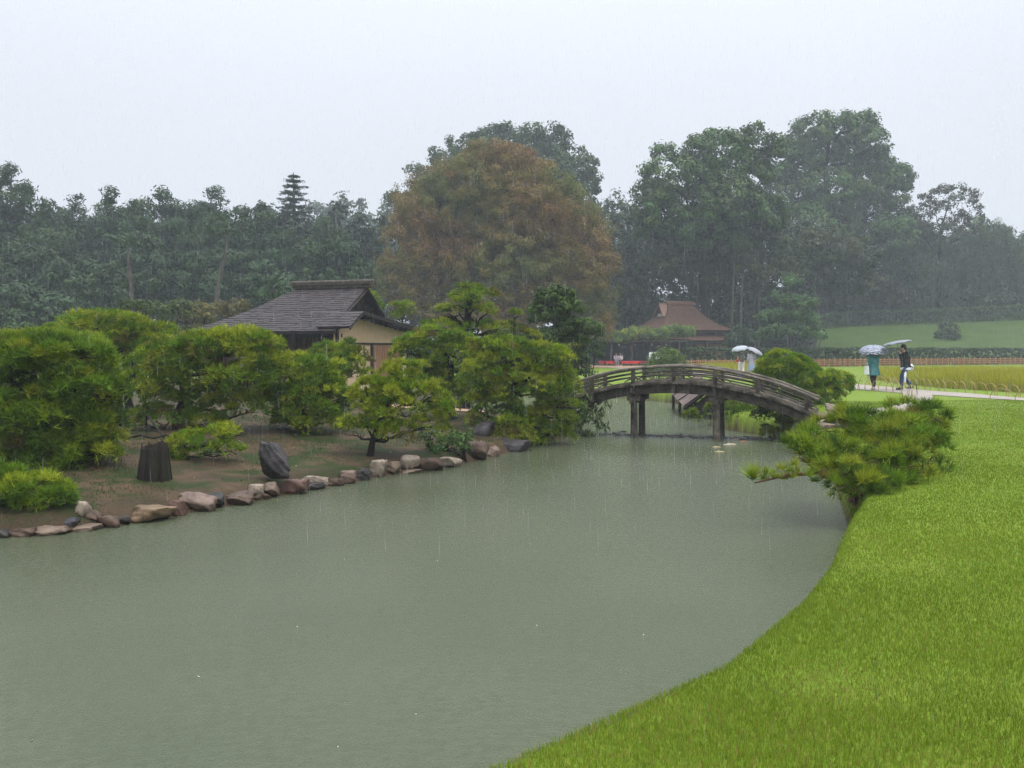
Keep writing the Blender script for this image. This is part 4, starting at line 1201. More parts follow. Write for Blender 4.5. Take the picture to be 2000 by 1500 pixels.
# bamboo: culms and feathery tops
BAM = ((0.062, 0.098, 0.045), (0.075, 0.11, 0.046), (0.055, 0.085, 0.04))
for px, top, hw, d, lab in (
    (1798, 478, 40, 127, "bamboo clump under the thin crowned tree"), (1850, 462, 36, 128, "bamboo clump with nodding tops beside the thin crowned tree"), (1900, 450, 36, 128, "feathery bamboo clump above the hillside hedge"),
    (1945, 434, 34, 129, "tallest bamboo plume above the hillside hedge"), (1985, 442, 34, 129, "bamboo clump at the end of the hillside hedge"), (2040, 450, 46, 130, "bamboo clump cut by the picture edge")):
    x = X_at(px, d)
    t = thing("bamboo_clump", lab, "bamboo", (x, d, gz(x, d)), "bamboo on the hillside")
    mb = MB(); C = []
    for q in range(15):
        bx = x + rng.normal() * hw * 0.45 * d / F; by = d + rng.normal() * 1.5
        zt = Z_at(top, d) * rng.uniform(0.72, 1.0); a = rng.uniform(0, 6.28); dx, dy = math.cos(a) * 1.2, math.sin(a) * 1.2
        z0 = gz(bx, by)
        pts = [np.array((bx, by, z0)), np.array((bx + dx * .15, by + dy * .15, z0 + (zt - z0) * .5)), np.array((bx + dx * .5, by + dy * .5, z0 + (zt - z0) * .85)), np.array((bx + dx * 1.2, by + dy * 1.2, zt))]
        mb.tube(pts, [0.032, 0.03, 0.02, 0.01], 5)
        for s in np.linspace(0.05, 1, 22):
            j = min(2, int(s * 3)); f = s * 3 - j
            C.append(pts[j] * (1 - f) + pts[j + 1] * f + rng.normal(size=3) * 0.5 * (1.25 - s))
    mb.build("culm", mat_plain("bamboo_culm", (0.11, 0.14, 0.06)), t)
    C = np.array(C)
    V, idx, col = leaf_mesh(C, np.tile(UP, (len(C), 1)), 0.62, 46, 0.34, BAM, aspect=0.22, droop=0.6, flat=0.3)
    link("foliage", raw_mesh("foliage", V - root_loc(t), 4, idx, M['leaf'], col), t)


def thicket(name, boxes, n_m3, size, tones, clump=0.9):
    """a far mass of leaves that nobody could count"""
    C = []
    for (px0, px1, py0, py1, d0, d1) in boxes:
        d_ = (d0 + d1) / 2
        vol = (px1 - px0) * d_ / F * (py1 - py0) * d_ / F * (d1 - d0)
        n = int(vol * n_m3)
        dd = rng.uniform(d0, d1, n); px = rng.uniform(px0, px1, n)
        top = py0 + 16 * np.sin(px * 0.045) + 9 * np.sin(px * 0.13 + 1)
        py = top + (py1 - top) * rng.random(n)
        C.append(np.stack([(px - CX) / F * dd, dd, EYE - (py - HY) / F * dd], 1))
    C = np.concatenate(C)
    C[:, 2] = np.maximum(C[:, 2], ground_z(C[:, 0], C[:, 1]) + 0.2)
    V, idx, col = leaf_mesh(C, np.tile(UP, (len(C), 1)), clump, 26, size, tones)
    return tag(link(name, raw_mesh(name, V, 4, idx, M['leaf'], col)), kind='stuff')


thicket("undergrowth", [(-120, 760, 428, 700, 90, 104)], 0.36, 0.6, ((0.022, 0.038, 0.016), (0.028, 0.044, 0.018)), 1.1)
thicket("undergrowth", [(700, 1260, 480, 700, 102, 114), (1225, 1590, 425, 700, 104, 116), (1580, 1800, 430, 650, 130, 140)], 0.30, 0.6, ((0.034, 0.05, 0.022), (0.042, 0.056, 0.024)), 1.1)
thicket("undergrowth", [(1590, 2160, 560, 660, 126, 129)], 0.7, 0.5, BAM, 0.9)
thicket("undergrowth", [(1740, 2160, 446, 640, 132, 142)], 0.5, 0.6, BAM, 1.1)
thicket("undergrowth", [(1330, 1575, 560, 690, 97, 102), (1180, 1300, 570, 690, 96, 100)], 0.5, 0.45, ((0.032, 0.046, 0.022), (0.038, 0.056, 0.024)), 0.9)
thicket("distant_woods", [(560, 790, 398, 560, 165, 180), (-150, 560, 440, 600, 130, 145)], 0.07, 0.9, ((0.044, 0.072, 0.032), (0.05, 0.078, 0.034)), 1.7)


# hedges
def hedge(label, pts, w, h, tones, name="hedge", dens=18, size=0.16, per=26):
    """a long clipped hedge along ground points"""
    t = thing(name, label, "hedge", (pts[0][0], pts[0][1], gz(*pts[0])))
    pts = np.array(pts, float)
    seg = np.linalg.norm(np.diff(pts, axis=0), axis=1); L_ = seg.sum()
    n = int(L_ * (w + 2 * h) * dens)
    s = rng.uniform(0, L_, n); cum = np.concatenate([[0], np.cumsum(seg)])
    c = np.stack([np.interp(s, cum, pts[:, j]) for j in (0, 1)], 1)
    d = np.stack([np.interp(s, (cum[1:] + cum[:-1]) / 2, np.diff(pts, axis=0)[:, j] / seg) for j in (0, 1)], 1)
    nn = np.stack([-d[:, 1], d[:, 0]], 1)
    u = rng.uniform(0, w + 2 * h, n)
    off = np.where(u < h, -w / 2, np.where(u < h + w, u - h - w / 2, w / 2)); zz = np.where(u < h, u, np.where(u < h + w, h, u - h - w))
    zz = zz + 0.05 * np.sin(s * 1.3) * (zz > h * 0.8)
    xy = c + nn * off[:, None]
    C = np.stack([xy[:, 0], xy[:, 1], ground_z(xy[:, 0], xy[:, 1]) + zz], 1)
    Nn = np.stack([nn[:, 0] * np.sign(off) * (zz < h * 0.98), nn[:, 1] * np.sign(off) * (zz < h * 0.98), (zz >= h * 0.98) * 1.0], 1)
    V, idx, col = leaf_mesh(C, Nn, 0.13, per, size, tones, flat=0.6)
    link("foliage", raw_mesh("foliage", V - root_loc(t), 4, idx, M['leaf'], col), t)
    mb = MB()
    for q in range(int(L_ / 2.2)):
        s_ = q * 2.2 + 0.5
        x, y = np.interp(s_, cum, pts[:, 0]), np.interp(s_, cum, pts[:, 1])
        mb.tube([(x, y, gz(x, y) - 0.05), (x, y, gz(x, y) + h * 0.9)], [0.03, 0.015], 5)
    mb.build("stem", M['bark'], t)
    return t


HG = ((0.040, 0.066, 0.022), (0.048, 0.076, 0.026), (0.056, 0.082, 0.028))
hedge("long clipped hedge running behind the low bamboo fence", [(15.0, 74.5), (24, 79), (40, 88.5), (58, 95.5)], 1.7, 1.62, HG, dens=13, size=0.22, per=30)
hedge("dark upper hedge climbing along the hillside under the bamboo", [(36, 122.5), (48, 123.5), (66, 124), (90, 125)], 1.6, 1.8, ((0.062, 0.105, 0.032), (0.072, 0.115, 0.036)), dens=10, size=0.26, per=26)
clipped("round_bush", "single dark round bush on the grass hillside", "bush", pads_px([(1851, 648, 19, 17), (1851, 656, 21, 12)], 112), 3.5, 0.4, 40, 0.2, HG)
clipped("garden_shrub", "low leafy bushes at the foot of the lighter green layered tree", "shrub", pads_px([(1450, 655, 24, 20), (1480, 662, 26, 16), (1430, 664, 16, 14)], 88), 3.5, 0.4, 40, 0.2, ((0.042, 0.072, 0.028),))

# ------------------------------------------------------------------ the tea house on the island
HO = np.array((-6.27, 31.4, 0.0)); HU = np.array((0.953, -0.302, 0.0)); HV = np.array((0.302, 0.953, 0.0))


def hp(a, b, z):
    return HO + HU * a + HV * b + UP * z


def quad_slab(mb, p00, p10, p11, p01, th):
    """a slab with a top face through four points"""
    p = [np.array(q, float) for q in (p00, p10, p11, p01)]
    n = np.cross(p[1] - p[0], p[3] - p[0]); n = n / np.linalg.norm(n)
    if n[2] < 0: n = -n
    low = [q - n * th for q in p]
    mb.hexa(low + p)
    return n


def shingles(p00, p10, p11, p01, rows, wid, th=0.009, curve=0.0):
    """courses of single thin boards on a slope, each a little uneven, butts overlapping downward"""
    mb = MB()
    p00, p10, p11, p01 = (np.array(q, float) for q in (p00, p10, p11, p01))
    nn = np.cross(p10 - p00, p01 - p00); nn = nn / np.linalg.norm(nn)
    if nn[2] < 0: nn = -nn
    for r in range(rows):
        t0, t1 = r / rows, min(1.0, (r + 1.35) / rows)
        a0, b0 = p00 + (p01 - p00) * t0, p10 + (p11 - p10) * t0
        a1, b1 = p00 + (p01 - p00) * t1, p10 + (p11 - p10) * t1
        L_ = np.linalg.norm(b0 - a0)
        s = -rng.uniform(0, wid)
        while s < L_:
            w = wid * rng.uniform(0.6, 1.4)
            u0, u1 = np.clip(s / L_, 0, 1), np.clip((s + w - 0.006) / L_, 0, 1)
            s += w
            if u1 - u0 < 0.003: continue
            lift = th * rng.uniform(1.0, 2.6); slip = rng.uniform(-0.25, 0.15) / rows
            e = (p01 - p00) * slip if r > 0 else 0
            q0, q1 = a0 + (b0 - a0) * u0 + e, a0 + (b0 - a0) * u1 + e
            q2, q3 = a1 + (b1 - a1) * u1, a1 + (b1 - a1) * u0
            up0, up1 = nn * (lift + 0.012), nn * 0.006
            mb.hexa([q0 + nn * 0.003, q1 + nn * 0.003, q2, q3, q0 + up0, q1 + up0, q2 + up1, q3 + up1])
    return mb


tea = thing("tea_house", "dark roofed wooden tea house with a cream end wall behind the pines", "house", tuple(HO + HU * -2.5 + HV * 3))
ER, EL, EB, RZ, EZ = 0.05, -6.15, 6.3, 4.0, 2.2
A_, B_ = hp(-3.3, 3.1, RZ), hp(-0.3, 3.1, RZ)
fl, fr, bl, br = hp(EL, -0.1, EZ), hp(ER, -0.1, EZ), hp(EL, EB, EZ), hp(-0.3, EB, EZ)
midf_l, midf_r = hp(-4.62, 1.55, 3.02), hp(-0.35, 1.55, 3.02)
midb_l, midb_r = hp(-4.62, 4.65, 3.02), hp(-0.35, 4.65, 3.02)
mb = MB()
for q in ((fl, fr, midf_r, midf_l), (midf_l, midf_r, B_, A_), (bl, br, midb_r, midb_l), (midb_l, midb_r, B_, A_), (fl, bl, midb_l, midf_l)):
    quad_slab(mb, *q, 0.10)
mb.hexa([midf_l - UP * .1, midb_l - UP * .1, A_ - UP * .1 + HV * .01, A_ - UP * .1 - HV * .01, midf_l, midb_l, A_ + HV * .01, A_ - HV * .01])
roof = mb.build("roof", M['shingle'], tea)
for k_, q in enumerate(((fl, fr, midf_r, midf_l), (midf_l, midf_r, B_, A_), (fl, bl, midb_l, midf_l))):
    o = shingles(*q, 11, 0.26).build("shingles", M['shingle'], roof)
    o['kind'] = 'stuff'
mb = MB()
c = (A_ + B_) / 2
yaw = math.atan2(HU[1], HU[0])
mb.box(c + UP * 0.02 + HU * -0.02, (3.35, 0.34, 0.12), yaw)
mb.box(c + UP * 0.125 + HU * -0.03, (3.62, 0.46, 0.07), yaw)
mb.tube([c + UP * 0.20 - HU * 1.83, c + UP * 0.20 + HU * 1.8], 0.085, 10)
mb.build("ridge_cap", M['timber'], roof)
mb = MB(); mb.box(hp(-0.12, 3.1, RZ + 0.035), (0.10, 0.30, 0.10), yaw); mb.build("ridge_end", M['ridge_tan'], roof)
mb = MB()           # gable boards set back under the verge, with verge boards
g0, g1, g2 = hp(-0.62, 1.7, 2.93), hp(-0.62, 4.5, 2.93), hp(-0.62, 3.1, 3.83)
mb.add([g0, g1, g2, g0 - HU * .06, g1 - HU * .06, g2 - HU * .06], [(0, 1, 2), (5, 4, 3), (0, 3, 4, 1), (1, 4, 5, 2), (2, 5, 3, 0)])
mb.build("gable_wall", M['timber_dark'], tea)
mb = MB()
for s_, e_ in ((hp(-0.33, 1.5, 2.90), hp(-0.28, 3.1, 3.89)), (hp(-0.33, 4.7, 2.90), hp(-0.28, 3.1, 3.89))):
    mb.tube([s_, e_], 0.05, 4)
for q in range(4):
    mb.tube([hp(-0.60, 2.1 + q * .66, 2.95), hp(-0.60, 2.1 + q * .66, 3.15 + .55 * (1 - abs(q - 1.5) / 2))], 0.025, 4)
mb.build("verge_board", M['timber_dark'], roof)
# the lean-to roof over the end wall
mb = MB()
w0, w1, w2 = (-0.02, 2.36), (0.95, 2.93), (6.75, 2.34)
quad_slab(mb, hp(-0.7, *w0), hp(0.55, *w0), hp(0.62, *w1), hp(-0.85, *w1), 0.07)
quad_slab(mb, hp(-0.5, *w2), hp(0.62, *w2), hp(0.62, *w1), hp(-0.5, *w1), 0.075)
mb.build("lean_to_roof", M['shingle'], tea)
ltr = [c for c in tea.children if c.name.startswith("lean_to_roof")][0]
o = shingles(hp(-0.5, *w2), hp(0.66, *w2), hp(0.66, *w1), hp(-0.5, *w1), 16, 0.22).build("shingles", M['shingle'], ltr); o['kind'] = 'stuff'
o = shingles(hp(-0.75, *w0), hp(0.60, *w0), hp(0.66, *w1), hp(-0.9, *w1), 6, 0.2).build("shingles", M['shingle'], ltr); o['kind'] = 'stuff'
mb = MB()
mb.tube([hp(0.60, 0.0, 2.28), hp(0.60, 0.95, 2.84), hp(0.60, 6.7, 2.24)], 0.045, 4)
for q in range(12):
    b = 1.3 + q * .45
    mb.tube([hp(-0.1, b, 2.86 - (b - .95) * .1 - .075), hp(0.58, b, 2.86 - (b - .95) * .1 - .075)], 0.028, 4)
mb.build("rafter", M['timber_dark'], ltr)
mb = MB()
poly = [(0.12, -0.1), (6.15, -0.1), (6.15, 2.28), (0.95, 2.82), (0.12, 2.32)]
V = [hp(0, b, z) for b, z in poly] + [hp(-0.12, b, z) for b, z in poly]
mb.add(V, [(0, 1, 2, 3, 4), (9, 8, 7, 6, 5)] + [(i, i + 5, (i + 1) % 5 + 5, (i + 1) % 5) for i in range(5)])
mb.build("plaster_wall", M['plaster'], tea)
mb = MB()
mb.box(hp(0.03, 3.2, 1.78), (0.07, 5.9, 0.07), yaw)
for b in (0.12, 2.82, 5.52, 6.15):
    mb.box(hp(0.03, b, 0.85), (0.08, 0.10, 1.8), yaw)
mb.box(hp(0.02, 0.12, 2.05), (0.09, 0.11, 0.5), yaw)
mb.build("post_and_rail", M['timber_dark'], tea)
dr = MB()
dr.box(hp(0.02, 4.17, 0.86), (0.05, 2.5, 1.72), yaw)
door = dr.build("door", M['door_wood'], tea)
for q in range(10):
    mb = MB(); mb.box(hp(0.055 + 0.004 * (q % 2), 3.05 + q * 0.25, 0.86), (0.025, 0.235, 1.66), yaw); mb.build("plank", M['door_wood'], door)
mb = MB(); mb.box(hp(0.085, 3.95, 0.85), (0.03, 0.05, 0.12), yaw); mb.build("handle", M['timber_dark'], door)
mb = MB(); mb.box(hp(-2.8, 0.75, 1.15), (5.5, 0.10, 2.3), yaw); front = mb.build("board_wall", M['plank_brown'], tea)
for q in range(22):
    mb = MB(); mb.box(hp(-5.4 + q * 0.25, 0.685, 1.52), (0.225, 0.03, 1.42 + 0.02 * (q % 2)), yaw); mb.build("plank", M['plank_brown'], front)
mb = MB()
for a in (-5.5, -3.7, -1.9, -0.08): mb.box(hp(a, 0.5, 1.05), (0.12, 0.12, 2.2), yaw)
mb.box(hp(-2.8, 0.5, 2.06), (5.6, 0.11, 0.14), yaw)
mb.build("veranda_post", M['timber_dark'], tea)
mb = MB(); mb.box(hp(-2.8, 0.15, 0.42), (5.6, 1.0, 0.06), yaw); mb.build("veranda", M['timber_dark'], tea)
for q in range(4):
    mb = MB(); mb.box(hp(-2.95 + q * 0.42 - 1.2, 0.655, 0.98), (0.37, 0.03, 0.62), yaw); mb.build("paper_screen", M['paper'], tea)
mb = MB()
for q in range(26):
    a = -6.0 + q * 0.24
    mb.tube([hp(a * 0.985, -0.02, 2.13), hp(a * 0.985, 0.75, 2.52)], 0.026, 4)
mb.build("rafter", M['timber_dark'], roof)
for f_ in ((hp(-6.0, 6.1, 1.1), (0.12, 0.12, 2.2)),):
    mb = MB(); mb.box(hp(-5.55, 3.4, 1.15), (0.10, 5.3, 2.3), yaw); mb.box(hp(-2.8, 6.05, 1.15), (5.5, 0.10, 2.3), yaw); mb.build("back_wall", M['plank_brown'], tea)

# ------------------------------------------------------------------ the arched bridge
BM = np.array((3.98, 21.8, 0.0)); BU = np.array((0.94, -0.342, 0.0)); BV = np.array((0.342, 0.94, 0.0))
byaw = math.atan2(BU[1], BU[0])


def zd(t):
    return 0.77 - 0.72 * (t / 3.27) ** 2


def bp(t, n, dz):
    return BM + BU * t + BV * n + UP * (zd(t) + dz)


bridge = thing("arched_bridge", "weathered wooden bridge arching over the pond on slender posts", "bridge", tuple(BM + UP * WATER))
TT = np.linspace(-3.45, 3.34, 29)


def arc_bar(n0, n1, z0, z1, ts=TT):
    mb = MB()
    V = []
    for t in ts:
        V += [bp(t, n0, z0), bp(t, n1, z0), bp(t, n1, z1), bp(t, n0, z1)]
    Fc = [(3, 2, 1, 0)]
    for i in range(len(ts) - 1):
        o = i * 4
        Fc += [(o + k, o + (k + 1) % 4, o + 4 + (k + 1) % 4, o + 4 + k) for k in range(4)]
    o = (len(ts) - 1) * 4
    Fc.append((o, o + 1, o + 2, o + 3))
    return mb.add(V, Fc)


for n in (-0.02, 0.93):
    arc_bar(n, n + 0.14, -0.29, -0.052).build("beam", M['timber'], bridge)
for n in (-0.12, 1.07):
    arc_bar(n, n + 0.10, 0.003, 0.055).build("kerb_log", M['timber_pale'], bridge)
t = -3.42
while t < 3.3:
    mb = MB()
    w = rng.uniform(0.135, 0.165)
    e0, e1 = rng.uniform(-0.03, 0.03, 2); dz = rng.uniform(-0.006, 0.004)
    a, b = t + 0.004, t + w - 0.004
    mb.hexa([bp(a, -0.15 + e0, -0.05 + dz), bp(b, -0.15 + e0, -0.05 + dz), bp(b, 1.20 + e1, -0.05 + dz), bp(a, 1.20 + e1, -0.05 + dz), bp(a, -0.15 + e0, dz), bp(b, -0.15 + e0, dz), bp(b, 1.20 + e1, dz), bp(a, 1.20 + e1, dz)])
    mb.build("plank", M['timber_pale'] if rng.random() < 0.4 else M['timber'], bridge)
    t += w
for n, ex in ((-0.07, 0.0), (1.12, 0.04)):
    for dz, r, mt in ((0.375, 0.038, 'timber_pale'), (0.255, 0.02, 'timber'), (0.165, 0.018, 'timber')):
        mb = MB(); mb.tube([bp(t, n, dz + 0.006 * math.sin(t * 3 + n)) for t in np.linspace(-3.5, 3.36 - (0.12 if dz < .3 else 0), 30)], r, 8, True, 0.08)
        mb.build("rail", M[mt], bridge)
    for t in (-3.1, -2.05, -1.0, 0.0, 1.0, 2.0, 3.1):
        t += ex
        mb = MB(); x0 = bp(t, n, 0)
        zt = 0.35
        mb.hexa([bp(t - .045, n - .05, -0.26), bp(t + .045, n - .05, -0.26), bp(t + .045, n + .05, -0.26), bp(t - .045, n + .05, -0.26),
                 bp(t - .045, n - .05, zt), bp(t + .045, n - .05, zt), bp(t + .045, n + .05, zt), bp(t - .045, n + .05, zt)])
        po = mb.build("rail_post", M['timber'], bridge)
        mb = MB()
        for s in (-1, 1):
            mb.tube([bp(t + s * .045, n, 0.13), bp(t + s * .12, n, 0.115), bp(t + s * .22, n, 0.06)], [0.022, 0.02, 0.016], 5)
        mb.build("foot_brace", M['timber_pale'], po)
for t in (-1.0, 1.02):
    for n in (0.05, 1.0):
        b = bp(t, n, 0)
        mb = MB()
        mb.tube([(b[0], b[1], -1.45), (b[0], b[1], -0.1), (b[0], b[1], zd(t) - 0.29)], [0.095, 0.088, 0.085], 8, True, 0.05)
        p = mb.build("pier", M['timber_pale'] if t > 0 and n < 0.5 else M['timber'], bridge)
        mb = MB(); mb.box((b[0], b[1], zd(t) - 0.36), (0.34, 0.2, 0.13), byaw); mb.build("cap_block", M['timber'], p)
    mb = MB(); b = bp(t, 0.525, 0); mb.box((b[0], b[1], zd(t) - 0.43), (0.13, 1.5, 0.12), byaw); mb.build("cross_beam", M['timber'], bridge)
for t in (-3.3, 3.05):
    for n in (0.05, 1.0):
        b = bp(t, n, 0); mb = MB(); mb.tube([(b[0], b[1], -1.2), (b[0], b[1], zd(t) - 0.2)], 0.08, 8); mb.build("pier", M['timber'], bridge)

# a submerged sill of small stones between the piers
mb_v, mb_f, o = [], [], 0
for q in range(190):
    s = rng.uniform(-2.0, 2.3); off = rng.normal() * 0.22
    p = BM + BU * s + BV * (0.75 + off)
    V, Fc = rock((rng.uniform(0.05, 0.11), rng.uniform(0.04, 0.09), rng.uniform(0.03, 0.05)), 300 + q, 0.4, 4)
    mb_v.append(V + np.array((p[0], p[1], WATER + rng.uniform(-0.035, -0.012)))); mb_f.append(Fc + o); o += len(V)
tag(link("sill_pebbles", raw_mesh("sill_pebbles", np.concatenate(mb_v), 4, np.concatenate(mb_f), M['rock_dark'])), kind='stuff')

# ------------------------------------------------------------------ boathouse behind the bridge
boat = thing("boathouse", "low brown roofed boathouse on posts in the water seen under the bridge", "boathouse", (6.3, 30.2, WATER))
mb = MB()
e0, e1 = W(1336, 794, 28.4), W(1306, 763, 33.5)      # the low eave running away from us
rdg0, rdg1 = W(1396, 750, 28.0), W(1362, 733, 33.2)
quad_slab(mb, e0, e1, rdg1, rdg0, 0.06)
r0 = 2 * rdg0 - e0; r0[2] = e0[2]; r1 = 2 * rdg1 - e1; r1[2] = e1[2]
quad_slab(mb, r0, r1, rdg1, rdg0, 0.06)
broof = mb.build("roof", mat_grain("brown_board_roof", (0.085, 0.058, 0.05), (0.15, 0.105, 0.092), 2.5, 0.5, 0.3), boat)
nn = np.cross(e1 - e0, rdg0 - e0); nn = nn / np.linalg.norm(nn); nn = nn if nn[2] > 0 else -nn
for q in range(4):
    f = q / 3
    mb = MB(); mb.tube([e0 + (e1 - e0) * f + nn * .01, rdg0 + (rdg1 - rdg0) * f + nn * .01], 0.02, 4); mb.build("batten", M['timber_dark'], broof)
mb = MB(); mb.tube([e0 - nn * .05, rdg0 - nn * .05, r0 - nn * .05], 0.06, 4); mb.build("barge_board", M['timber_dark'], broof)
mb = MB(); mb.add([e0 * .93 + r0 * .07 - UP * .1 + BV * .1, r0 * .93 + e0 * .07 - UP * .1 + BV * .1, rdg0 - UP * .12 + BV * .1], [(0, 1, 2)]); mb.add([e0 * .93 + r0 * .07 - UP * .1 + BV * .16, r0 * .93 + e0 * .07 - UP * .1 + BV * .16, rdg0 - UP * .12 + BV * .16], [(2, 1, 0)])
mb.build("gable_wall", M['timber_dark'], boat)
for f in (0.07, 0.27, 0.45, 0.7, 0.93):
    for g_ in (0.03, 0.5, 0.95):
        p = (e0 * (1 - f) + r0 * f) * (1 - g_) + (e1 * (1 - f) + r1 * f) * g_
        mb = MB(); mb.tube([(p[0], p[1], -1.3), (p[0], p[1], p[2] + 0.02)], 0.055, 7); mb.build("post", M['timber_dark'], boat)

# ------------------------------------------------------------------ thatched house, rest house, trellis
TH = thing("thatched_house", "reddish brown thatched house with a small front gable beyond the lawn", "house", (17.4, 93, 0))
tu = np.array((math.cos(0.33), math.sin(0.33), 0)); tv = np.array((-tu[1], tu[0], 0)); TO = np.array((17.6, 93.2, 0.0))


def tp(a, b, z):
    return TO + tu * a + tv * b + UP * z


mb = MB()
prof = [(0.0, 1.5, 0.22, 6.35), (0.25, 1.75, 0.75, 5.75), (0.5, 2.35, 1.5, 4.9), (0.75, 3.25, 2.45, 4.15), (1.0, 4.5, 3.5, 3.55)]
V = []
for _, la, lb, z in prof:
    V += [tp(-la, -lb, z), tp(la, -lb, z), tp(la, lb, z), tp(-la, lb, z)]
Fc = []
for i in range(len(prof) - 1):
    o = i * 4
    for k in range(4):
        Fc.append((o + 4 + k, o + 4 + (k + 1) % 4, o + (k + 1) % 4, o + k))
Fc.append((0, 1, 2, 3)); o = (len(prof) - 1) * 4
V += [tp(-4.2, -3.2, 3.3), tp(4.2, -3.2, 3.3), tp(4.2, 3.2, 3.3), tp(-4.2, 3.2, 3.3)]
for k in range(4): Fc.append((o + 4 + k, o + 4 + (k + 1) % 4, o + (k + 1) % 4, o + k))
Fc.append((o + 7, o + 6, o + 5, o + 4))
mb.add(V, Fc)
troof = mb.build("roof", M['shingle_red'], TH)
mb = MB(); mb.box(tp(0, 0, 6.42), (3.3, 0.55, 0.16), 0.33); mb.tube([tp(-1.68, 0, 6.55), tp(1.68, 0, 6.55)], 0.10, 8); mb.build("ridge_cap", M['ridge_tan'], troof)
mb = MB(); mb.box(tp(0.2, -0.62, 5.92), (2.9, 0.12, 0.10), 0.33); mb.build("ridge_band", M['ridge_tan'], troof)
mb = MB()
for s in (-1, 1):       # the gable hood over the end
    quad_slab(mb, tp(-2.55, s * 1.1, 5.0), tp(-1.3, s * 1.1, 5.0), tp(-1.3, 0, 6.4), tp(-2.45, 0, 6.4), 0.14)
mb.build("gable_roof", M['ridge_tan'], TH)
mb = MB(); g = [tp(-2.2, -0.95, 4.95), tp(-2.2, 0.95, 4.95), tp(-2.2, 0, 6.1)]
mb.add(g + [p + tu * 0.2 for p in g], [(2, 1, 0), (3, 4, 5), (0, 1, 4, 3), (1, 2, 5, 4), (2, 0, 3, 5)]); mb.build("gable_wall", M['timber_dark'], TH)
mb = MB(); mb.box(tp(-2.24, 0, 5.16), (0.06, 1.1, 0.30), 0.33); mb.build("gable_vent", mat_plain("grey_plaster", (0.36, 0.33, 0.30)), TH)
mb = MB(); mb.box(tp(0, 0, 1.65), (7.2, 5.4, 3.35), 0.33); mb.build("wall", M['plank_brown'], TH)
mb = MB()
for a in np.linspace(-3.7, 3.7, 8): mb.box(tp(a, -2.78, 1.6), (0.15, 0.15, 3.3), 0.33)
mb.box(tp(0, -2.78, 2.25), (7.4, 0.12, 0.14), 0.33)
mb.build("wall_post", M['bark_grey'], TH)
mb = MB(); quad_slab(mb, tp(-1.5, -4.6, 2.5), tp(4.3, -4.6, 2.5), tp(4.3, -2.7, 3.05), tp(-1.5, -2.7, 3.05), 0.1); mb.build("porch_roof", M['shingle_red'], TH)
mb = MB()
for a in (-1.2, 0.6, 2.4, 4.1): mb.box(tp(a, -4.45, 1.2), (0.12, 0.12, 2.4), 0.33)
mb.build("porch_post", M['bark_grey'], TH)

rest = thing("rest_house", "dark open rest house with hanging reed blinds behind the red benches", "pavilion", (12.5, 89, 0))
mb = MB(); mb.box((12.6, 91.0, 1.4), (9.2, 0.12, 2.8)); mb.box((8.05, 89.2, 1.4), (0.12, 3.5, 2.8)); mb.build("wall", M['timber_dark'], rest)
mb = MB(); quad_slab(mb, (7.6, 86.6, 2.55), (17.4, 86.6, 2.55), (17.4, 91.3, 3.2), (7.6, 91.3, 3.2), 0.12); mb.build("roof", M['plank_brown'], rest)
for x in (8.1, 9.9, 11.7, 13.5, 15.4, 16.9):
    mb = MB(); mb.tube([(x, 86.9, 0), (x, 86.9, 2.5)], 0.075, 7); mb.build("post", M['bark_grey'] if x in (11.7, 15.4) else M['timber_dark'], rest)
mb = MB(); mb.box((12.5, 86.85, 2.5), (9.6, 0.12, 0.14)); mb.build("eave_beam", M['bark_grey'], rest)
for x in (9.0, 10.8, 12.6, 14.4):
    mb = MB()
    for q in range(14): mb.box((x, 86.75, 1.98 + q * 0.033), (1.68, 0.02, 0.024))
    mb.build("reed_blind", M['plank_brown'], rest)
mb = MB(); mb.tube([(9.4, 86.6, 1.93), (15.0, 86.6, 1.95)], 0.025, 5); mb.build("hanging_rail", M['bark_grey'], rest)
for px in (1209, 1240, 1273, 1301):
    mb = MB(); c = W(px, 674, 86.5); mb.ball(c, 0.10, 8, 6, (1, 1, 0.8)); mb.tube([c + UP * 0.06, c + UP * 0.2], 0.02, 4); mb.build("paper_shade", M['paper'], rest)
c = W(1233, 681, 86.3)
t = thing("hanging_banner", "small orange cloth hanging under the eave of the rest house", "banner", tuple(c))
mb = MB(); mb.add([c + np.array(p) for p in ((-.10, 0, .28), (.06, 0, .28), (.10, .02, -.3), (.0, -.02, -.36), (-.10, .01, .28), (.06, .012, .28), (.10, .032, -.3), (.0, -.008, -.36))], [(0, 1, 2, 3), (7, 6, 5, 4), (0, 4, 5, 1), (1, 5, 6, 2), (2, 6, 7, 3), (3, 7, 4, 0)])
mb.build("cloth", cloth("orange_cloth", (0.50, 0.13, 0.06)), t)
mb = MB(); mb.tube([c + np.array((-.14, 0, .29)), c + np.array((.12, 0, .29))], 0.015, 5); mb.build("rod", M['timber_dark'], t)

tre = thing("wisteria_trellis", "flat leafy trellis of climbing vine in front of the thatched house", "trellis", (13, 85, 0))
mb = MB()
for x in np.linspace(9.0, 16.8, 7):
    mb.tube([(x, 83.6, 2.42), (x, 87.0, 2.42)], 0.05, 5)
for y in (83.8, 85.2, 86.6): mb.tube([(8.6, y, 2.36), (17.2, y, 2.36)], 0.055, 5)
mb.build("lattice", M['bark_grey'], tre)
for px in (1192, 1232, 1306, 1322, 1337):
    x = X_at(px, 84); mb = MB(); mb.tube(bow((x, 84, 0), (x + 0.2, 84, 2.4), 4, 0, 0.06), 0.07, 6); mb.build("post", M['bark_grey'], tre)
C, Nn = clumps_on([((x, 85.2, 2.95 + 0.18 * math.sin(x * 1.7) + 0.05 * (x - 12)), (0.95, 1.7, 0.5)) for x in np.linspace(8.9, 16.6, 11)], 3.4, -0.6, 0.2)
